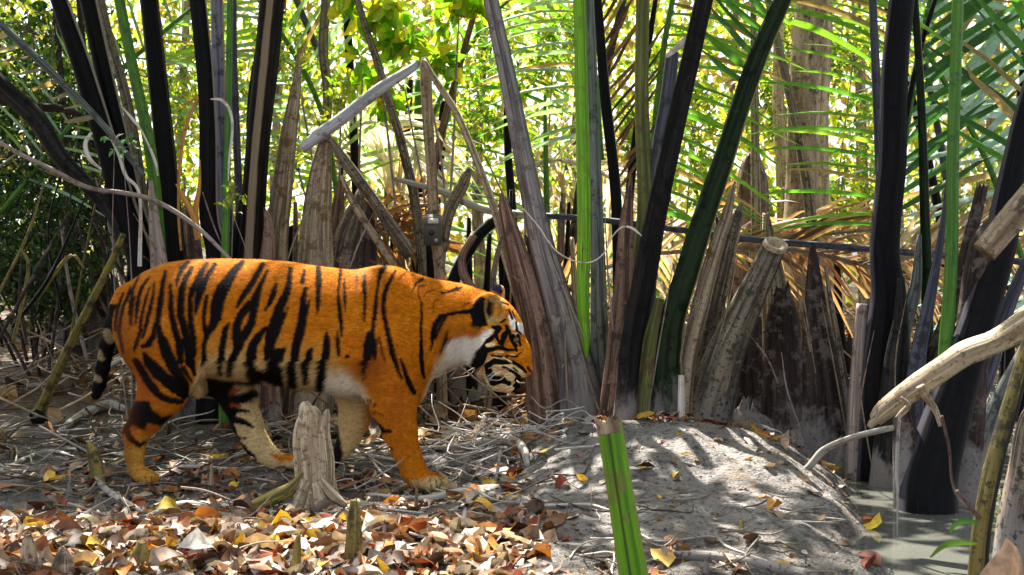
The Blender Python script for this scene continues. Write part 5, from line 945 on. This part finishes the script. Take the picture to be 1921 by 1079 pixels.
gstick('root', 'thick grey root curving left of the tiger\'s hind leg', 'root', [(105, 822, 12), (145, 792, 18), (200, 770, 22), (238, 775, 12)], 'greywood', .8, R_)
gstick('stick', 'grey forked stick at the left edge of the litter', 'stick', [(-10, 893, 8), (60, 862, 10), (100, 851, 8), (158, 866, 5)], 'greywood', .9, R_)
gstick('stick', 'grey root running down from the short mossy knee', 'root', [(178, 903, 12), (205, 930, 14), (240, 950, 12), (270, 965, 7)], 'greywood', .8, R_)
gstick('stick', 'pale stick between the hind paw and the stump', 'stick', [(478, 815, 10), (520, 803, 13), (575, 804, 10)], 'greywood', .9, R_)
gstick('stick', 'pale stick ending behind the stump\'s right side', 'stick', [(600, 792, 12), (640, 783, 13), (690, 776, 8)], 'wood', .9, R_)
gstick('stick', 'thin arching root right of the stump', 'root', [(640, 838, 6), (690, 858, 8), (740, 868, 7), (800, 880, 5)], 'greywood', 1.2, R_)
gstick('stick', 'thin twig crossing steeply below the forelegs', 'stick', [(688, 850, 4), (715, 890, 6), (765, 925, 5)], 'greywood', 1.5, R_)
gstick('stick', 'short upright white twig propped on the forked root', 'stick', [(928, 912, 6), (934, 880, 6, 4.55), (938, 845, 5, 4.6)], 'greywood', .5, R_)
gstick('stick', 'short slanting white twig left of the muddy palm foot', 'stick', [(1004, 866, 5), (1014, 836, 5, 4.95), (1026, 805, 5, 5.0)], 'greywood', .5, R_)
gstick('stick', 'thick dark stick half buried along the bottom edge', 'stick', [(1225, 1046, 14), (1330, 1052, 20), (1440, 1068, 24), (1540, 1085, 20)], 'greyblk', .3, R_)
gstick('stick', 'pale stick below the hind legs', 'stick', [(285, 905, 6), (350, 880, 8), (440, 885, 8), (500, 878, 5)], 'greywood', .8, R_)
gstick('stick', 'white split stick lying in the left foreground', 'stick', [(270, 975, 8), (340, 950, 10), (430, 955, 10), (520, 965, 6)], 'white', .8, R_)
gstick('stick', 'pale stick crossing the dark litter at far left', 'stick', [(-10, 735, 7), (60, 728, 9), (140, 722, 8), (210, 730, 5)], 'greywood', .9, R_)
gstick('root', 'arched pale root below the tiger\'s tail', 'root', [(196, 708, 10), (205, 690, 14, 5.2), (228, 676, 10, 5.15), (246, 690, 9, 5.1), (252, 712, 6)], 'greywood', .5, R_)
# stump with two peaks
q = grounded(592, 950); SY = q.y
root = empty('stump', (q.x, q.y, q.z), 'pale weathered stump with two worn peaks in front of the forelegs', 'stump')
stalk(root, 'stem', [(578, 754, 8), (579, 764, 28), (582, 785, 46), (585, 825, 56), (587, 870, 64), (590, 930, 74), (592, 965, 96)], SY, 'wood', flat=.85, lump=.30, jag=.9, sides=28, n=10)
stalk(root, 'side_peak', [(614, 768, 5), (612, 780, 16), (609, 820, 28), (606, 880, 36), (604, 960, 40)], SY - .02, 'wood', lump=.3, jag=.8, n=10)
stalk(root, 'buttress_root', [(575, 880, 10), (548, 915, 26), (510, 935, 28), (460, 955, 16)], SY - .03, 'mossbark', lump=.15, base=False)
for pts in ([(600, 900, 14), (625, 930, 20), (650, 950, 12)], [(590, 905, 20), (600, 950, 30), (618, 985, 18)], [(575, 900, 20), (560, 950, 26), (545, 985, 14)]): stalk(root, 'buttress_root', pts, SY - .05, 'wood', lump=.2, base=False)
for lb, pts, mt in (('mossy pointed root knee standing right of the stump in bright litter', [(664, 938, 12), (664, 960, 22), (663, 1000, 30), (661, 1052, 36)], 'mossbark'), ('thin tan root knee below the stump', [(560, 1004, 8), (558, 1030, 15), (555, 1075, 20)], 'mossbark'),
    ('tall root knee at the bottom left corner', [(52, 1006, 16), (54, 1030, 30), (58, 1085, 42)], 'bark'), ('broad low root knee beside the corner one', [(120, 1028, 12), (118, 1048, 36), (116, 1090, 52)], 'bark'),
    ('short mossy root knee left of the hind paw', [(166, 832, 12), (176, 850, 24), (182, 885, 26), (184, 905, 28)], 'mossbark'), ('small dark root knee near the bottom centre', [(1326, 1050, 8), (1324, 1075, 14)], 'greyblk'),
    ('stubby brown knee in the sunlit litter', [(266, 1016, 14), (264, 1036, 34), (262, 1062, 44)], 'mossbark'), ('little root knee left of the green cut stalk', [(886, 1058, 8), (884, 1080, 14)], 'mossbark')):
    yy = grounded(pts[-1][0], min(pts[-1][1], 1079)).y; o = stalk(None, 'root_knee', pts, yy, mt, lump=.18, jag=.6, n=8); tag(o, lb, 'root knee', 'root knees poking out of the litter')
for i, (a, b, lb) in enumerate(((25, 860, 'tiny root spike at the far left beside the forked stick'), (130, 930, 'tiny root spike below the grey forked stick'), (395, 915, 'tiny root spike between the hind feet'), (430, 990, 'tiny root spike left of the stump\'s buttress'), (720, 1010, 'tiny root spike right of the mossy knee'), (780, 960, 'tiny root spike just under the forepaw'), (860, 1000, 'tiny root spike near the golden leaves'), (340, 1040, 'tiny root spike beside the big white leaf'), (1010, 1010, 'tiny root spike on the bare mud left of the green stalk'), (1390, 1000, 'tiny root spike low on the sunlit mound'))):
    yy = grounded(a, b).y; o = stalk(None, 'root_knee', [(a + 2, b - 26 - (i % 3) * 9, 4), (a + 1, b - 12, 9), (a, b + 4, 12)], yy, ['mossbark', 'greyblk', 'bark'][i % 3], lump=.2, jag=.5, sides=9); tag(o, lb, 'root knee', 'root knees poking out of the litter')
# green cut stalk close to the lens
o = stalk(None, 'cut_stalk', [(1142, 792, 46), (1147, 822, 49), (1158, 890, 50), (1172, 980, 52), (1190, 1090, 56)], 2.35, 'limecut', flat=.55, jag=.25, lump=.03, sides=24, n=8, notch=.18)
tag(o, 'bright green cut palm stalk with a brown ragged top in the foreground', 'cut stalk')
tt = stalk(None, 'torn_top', [(1140, 790, 46), (1143, 800, 48.5), (1145, 812, 49.6)], 2.35, 'bark', flat=.56, jag=1.0, lump=.06, sides=24, n=8, notch=.22, base=False); tt.location = tt.location - o.location; tt.parent = o
# poles, sticks, vines further back
def st1(name, label, cat, pts, Y, mat, **k):
    o = stalk(None, name, pts, Y, mat, **k); return tag(o, label, cat)
root = empty('camera_post', W(818, 800, 6.55), 'reddish tan sapling post carrying the trail camera', 'post')
stalk(root, 'stem', [(797, 108, 12), (801, 140, 20), (803, 250, 20), (808, 330, 20), (815, 420, 22), (822, 520, 20), (826, 620, 20), (829, 700, 20), (829, 800, 24)], (6.5, 6.55), 'bark', flat=1., lump=.12)
root = empty('trail_camera', W(812, 432, 6.42), 'small grey trail camera box strapped to the sapling post', 'camera')
def bxm(mb, c, s, col_=(1, 1, 1), bev=.004, mi=0):
    bm = __import__('bmesh').new(); __import__('bmesh').ops.create_cube(bm, size=1)
    for v in bm.verts: v.co = Vector((v.co.x * s[0], v.co.y * s[1], v.co.z * s[2]))
    if bev: __import__('bmesh').ops.bevel(bm, geom=bm.edges[:], offset=bev, segments=2, affect='EDGES')
    mb.add([tuple(v.co + Vector(c)) for v in bm.verts], [tuple(v.index for v in f.verts) for f in bm.faces], None, col_, mi); bm.free()
def plain(name, c, r=.5, sp=.3):
    N = NT(name); N.b.inputs['Base Color'].default_value = (*c, 1); N.b.inputs['Roughness'].default_value = r; N.b.inputs['Specular IOR Level'].default_value = sp; return N.m
c = W(812, 432, 6.42); mb = MB(); bxm(mb, c, (.095, .06, .165)); mb.build('case', plain('camera_case', (.10, .10, .09), .6), root)
mb = MB(); bxm(mb, c + Vector((0, -.012, .052)), (.102, .05, .062), bev=.008); mb.build('flash_hood', plain('camera_hood', (.20, .19, .20), .4), root)
mb = MB(); bxm(mb, c + Vector((.004, -.037, .048)), (.055, .008, .028), bev=.002); mb.build('flash_panel', plain('flash_panel', (.75, .72, .66), .25), root)
mb = MB(); tube(mb, [c + Vector((-.005, -.02, -.015)), c + Vector((-.005, -.045, -.015))], [.017, .015], 16, 1, 2, 0); mb.build('lens', plain('lens_glass', (.02, .02, .03), .08), root)
mb = MB(); tube(mb, [c + Vector((.02, -.02, -.055)), c + Vector((.02, -.038, -.055))], [.012, .010], 12, 1, 2, 0); mb.build('sensor', plain('sensor_dome', (.35, .36, .38), .3), root)
st1('pole', 'blue grey snapped pole slanting up to the camera post', 'pole', [(786, 115, 10), (772, 128, 16), (715, 168, 23), (640, 222, 24), (600, 250, 24), (566, 280, 18)], 6.25, 'steel', base=False, lump=.04)
st1('stick', 'brown split stick slanting down right behind the tiger\'s back', 'stick', [(620, 262, 10), (645, 300, 20), (700, 375, 22), (770, 480, 26)], 6.2, 'greyblk', base=False)
st1('stick', 'grey stick leaning beneath the split stick', 'stick', [(640, 330, 8), (668, 390, 14), (740, 500, 16)], 6.15, 'bark', base=False)
st1('stick', 'long pale straight stick leaning on the camera post', 'stick', [(795, 112, 8), (818, 150, 12), (856, 215, 13), (900, 320, 14), (932, 410, 15), (950, 480, 18), (985, 600, 18)], (6.4, 6.1), 'wood', base=False, lump=.06)
st1('stick', 'dark broken branch right of the trail camera', 'stick', [(882, 316, 10), (866, 350, 24), (842, 400, 22), (828, 470, 20)], 6.7, 'greyblk', base=False)
st1('stick', 'black charred stick below the trail camera', 'stick', [(935, 410, 20), (900, 440, 22), (862, 500, 24), (840, 560, 24)], 6.3, 'black', base=False)
st1('stick', 'curved brown root above the tiger\'s neck', 'stick', [(890, 440, 14), (868, 480, 14), (872, 520, 18), (900, 560, 14)], 6.0, 'red', base=False)
st1('stick', 'grey brown stick right of the camera\'s curved root', 'stick', [(960, 400, 6), (935, 470, 10), (925, 540, 12), (940, 620, 14)], 5.9, 'greyblk', base=False)
st1('stick', 'pale fallen pole beyond the camera post', 'stick', [(740, 335, 8), (830, 360, 14), (905, 392, 15), (990, 405, 14)], 7., 'greywood', base=False)
st1('pole', 'long dark blue pole lying level behind the central palms', 'pole', [(985, 402, 11), (1160, 416, 12), (1400, 448, 12), (1600, 465, 13), (1780, 480, 13), (1990, 497, 13)], 5.72, 'blue', base=False, lump=.02)
st1('vine', 'thin white vine looping in front of the bright green stalk', 'vine', [(982, 392, 2), (1010, 425, 2.6), (1040, 468, 2.6), (1075, 489, 2.6), (1108, 492, 2.6), (1134, 474, 2.4), (1148, 445, 2.4), (1166, 427, 3), (1185, 428, 5), (1204, 443, 2)], 4.95, 'white', base=False, sides=6, lump=.0)
st1('vine', 'long pinkish stem drooping across the left stalks', 'vine', [(-20, 256, 7), (40, 290, 8), (95, 318, 9), (165, 352, 9), (230, 362, 9), (280, 373, 9), (330, 398, 9), (380, 435, 8), (440, 495, 6)], 5.7, 'pinkstick', base=False, sides=8)
st1('dead_branch', 'dark dead branch slanting in from the left edge', 'branch', [(-60, 100, 30), (10, 168, 34), (70, 225, 36), (112, 292, 30), (165, 345, 26), (205, 400, 22), (228, 450, 16)], 6.2, 'darkmud', base=False, lump=.3)
st1('dead_branch', 'thin dark twiggy branch crossing the bush at left', 'branch', [(-20, 185, 14), (60, 200, 16), (120, 205, 14), (180, 230, 6)], 6.3, 'dark', base=False, lump=.12)
q = grounded(68, 790)
lean = st1('leaning_stick', 'straight greenish brown stick leaning left of the tiger\'s tail', 'stick', [(231, 440, 11), (205, 500, 13), (160, 590, 15), (110, 690, 18), (68, 785, 20)], (5.7, q.y), 'mossbark', base=False, lump=.08)
knob = stalk(None, 'root_knob', [(62, 772, 20), (74, 786, 34), (86, 806, 28)], q.y - .03, 'black', base=False, lump=.2)
knob.location = knob.location - lean.location; knob.parent = lean
# logs and twigs over the creek
root = empty('log', W(1636, 796, 3.7), 'pale tan log slanting over the creek, its broken end near the mound', 'log')
stalk(root, 'stem', [(1990, 570, 58), (1920, 612, 52), (1870, 642, 42), (1820, 664, 44), (1770, 692, 42), (1715, 730, 42), (1665, 768, 38), (1642, 788, 28)], (3.5, 3.7), 'wood', base=False, flat=1., lump=.20, n=8, jag=.5)
stalk(root, 'broken_tip', [(1655, 778, 20), (1638, 792, 16), (1630, 802, 10)], 3.68, 'wood', base=False, lump=.2)
stalk(root, 'side_twig', [(1726, 724, 18), (1738, 745, 16), (1756, 772, 12), (1764, 800, 7)], 3.55, 'wood', base=False)
stalk(root, 'side_twig', [(1766, 780, 7), (1780, 840, 6), (1786, 900, 6), (1800, 935, 7), (1832, 966, 6)], 3.5, 'red', base=False, sides=6)
stalk(root, 'frayed_bark', [(1690, 745, 5), (1704, 760, 10), (1692, 775, 12), (1680, 786, 6)], 3.55, 'bark', base=False)
strip(root, [(1688, 776, 14), (1684, 830, 18), (1682, 890, 18), (1684, 925, 14), (1683, 1005, 4)], 3.52, 'greywood', name='hanging_bark')
st1('branch', 'orange tan sawn branch pointing down from the right edge', 'branch', [(1990, 300, 50), (1935, 366, 52), (1890, 420, 52), (1846, 474, 48)], 3.9, 'bark', base=False, lump=.05)
st1('twig', 'grey arched twig between the mound and the dark palm base', 'twig', [(1690, 800, 10, 4.3), (1640, 810, 13, 4.3), (1590, 824, 14, 4.35), (1545, 845, 15, 4.4), (1515, 875, 14, 4.4), (1490, 900, 9, 4.4)], 4.3, 'greywood', base=False)
root = empty('sapling', W(1838, 1100, 2.6), 'mossy crooked sapling stem rising along the right edge', 'sapling')
stalk(root, 'stem', [(1965, 560, 22), (1930, 650, 26), (1898, 740, 30), (1878, 820, 32), (1862, 890, 34), (1846, 960, 34), (1838, 1020, 34), (1832, 1100, 36)], 2.6, 'mossdark', base=False, flat=1., lump=.12, n=8)
stalk(root, 'side_twig', [(1795, 920, 6), (1815, 945, 7), (1838, 972, 9)], 2.58, 'red', base=False)
mb = MB()
for pts, c_ in (([(1836, 982, 6), (1810, 977, 10), (1790, 986, 10), (1782, 1000, 3)], (.02, .07, .01)), ([(1834, 1020, 4), (1800, 1018, 10), (1770, 1024, 11), (1745, 1046, 3)], (.05, .11, .012))):
    ribbon(mb, [W(a, b, 2.58) for a, b, _ in pts], [w_ / F * 2.58 for _, _, w_ in pts], c_, 5, .15)
mb.build('leaves', LF, root)
o = stalk(None, 'mangrove_trunk', [(1965, 740, 40), (1940, 800, 50), (1918, 880, 60), (1905, 980, 66), (1898, 1100, 74)], 2.75, 'greyblk', base=False, flat=1., lump=.12, n=8); tag(o, 'grey spotted trunk cut off by the right edge of the picture', 'trunk')
mb = MB(); P = [W(1888, 1010, 2.5), W(1892, 1040, 2.5), W(1880, 1090, 2.5)]; ribbon(mb, P, [.004, .05, .10], (.42, .26, .16), 6, .35); o = mb.build('dead_leaf', LIT, world=tuple(P[0])); tag(o, 'large folded brown dead leaf in the bottom right corner', 'leaf')
# single leaves that stand out
ONE = [(318, 972, .10, (.75, .48, .03), 'large bright yellow leaf in the left foreground'), (155, 868, .07, (.7, .45, .06), 'orange leaf right of the forked stick\'s tip'), (90, 905, .09, (.70, .42, .05), 'golden leaf below the forked stick'),
 (505, 742, .07, (.75, .17, .02), 'bright orange red leaf behind the hind paw'), (930, 800, .06, (.6, .02, .01), 'small crimson leaf under the root loop'), (995, 830, .08, (.68, .30, .08), 'orange tan leaf beyond the forked root'),
 (855, 864, .08, (.55, .45, .38), 'pale oval leaf hanging in the hollow right of the forepaw'), (1092, 912, .06, (.66, .42, .05), 'yellow curled leaf just left of the green cut stalk'), (1205, 893, .05, (.70, .38, .03), 'orange leaf right of the green cut stalk'),
 (1188, 896, .06, (.7, .66, .55), 'cream leaf touching the green cut stalk'), (1240, 995, .06, (.70, .36, .03), 'orange leaf on the mound\'s lower left slope'), (1450, 960, .08, (.72, .33, .05), 'orange leaf in the mound\'s sun patch'),
 (1630, 995, .09, (.75, .50, .03), 'yellow leaf at the water\'s edge'), (1286, 868, .06, (.72, .40, .08), 'tan curled leaf below the small white stub'), (1245, 1062, .09, (.66, .38, .10), 'crumpled tan leaf at the bottom centre'),
 (905, 975, .09, (.78, .45, .05), 'bright golden leaf at the litter\'s right edge'), (940, 1010, .09, (.72, .42, .08), 'curled amber leaf below the golden one'), (540, 1040, .09, (.75, .20, .01), 'vivid orange leaf beside the thin root knee'),
 (650, 925, .09, (.45, .05, .02), 'dark red leaf at the stump\'s right foot'), (600, 990, .13, (.80, .70, .62), 'big white bleached leaf below the stump'), (375, 1055, .13, (.80, .74, .66), 'big white curled leaf at the bottom left'), (700, 990, .09, (.42, .16, .05), 'brown cupped leaf right of the mossy knee')]
for i, (px, py, s_, c_, lb) in enumerate(ONE):
    q = grounded(px, py); mb = MB(); dry_leaves(mb, np.array([[q.x, q.y, q.z + .02]]), s_, 500 + i, .3, [c_], [1.], .3, .05); o = mb.build('fallen_leaf', LIT, world=tuple(q)); tag(o, lb, 'leaf', 'single fallen leaves')
# low dark bush and sprigs at left
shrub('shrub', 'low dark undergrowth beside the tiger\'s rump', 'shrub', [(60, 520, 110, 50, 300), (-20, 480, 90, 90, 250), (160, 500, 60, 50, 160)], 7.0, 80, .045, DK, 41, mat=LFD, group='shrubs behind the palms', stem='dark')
shrub('sprig', 'fresh green sprig on the black stalks at left', 'sprig', [(215, 262, 26, 14, 16), (230, 280, 16, 16, 10)], 5.8, 250, .035, [(.12, .34, .16), (.2, .45, .2)], 42, stem='pinkstick', sw=.004)
shrub('sprig', 'yellow green sprig beside the thick striped stalk', 'sprig', [(438, 355, 16, 30, 22), (432, 385, 12, 14, 10)], 5.85, 430, .035, [(.30, .45, .05), (.45, .5, .08)], 43, stem='pinkstick', sw=.004)

tg = np.random.default_rng(77)
root = empty('tangled_vines', W(60, 620, 6.1), 'dark tangle of thin crossing stems and roots at the left edge', 'vines')
for i in range(26):
    a = (tg.uniform(-60, 200), tg.uniform(250, 520)); b = (a[0] + tg.normal(0, 110), tg.uniform(560, 700)); yy = tg.uniform(5.9, 6.8); m = ((a[0] + b[0]) / 2 + tg.normal(0, 25), (a[1] + b[1]) / 2 + tg.normal(0, 25))
    stalk(root, 'stem', [(a[0], a[1], 3), (m[0], m[1], tg.uniform(4, 8)), (b[0], b[1], 7)], yy, ['dark', 'mossbark', 'black', 'pinkstick', 'dark'][i % 5], base=False, sides=6, n=8, lump=.15)
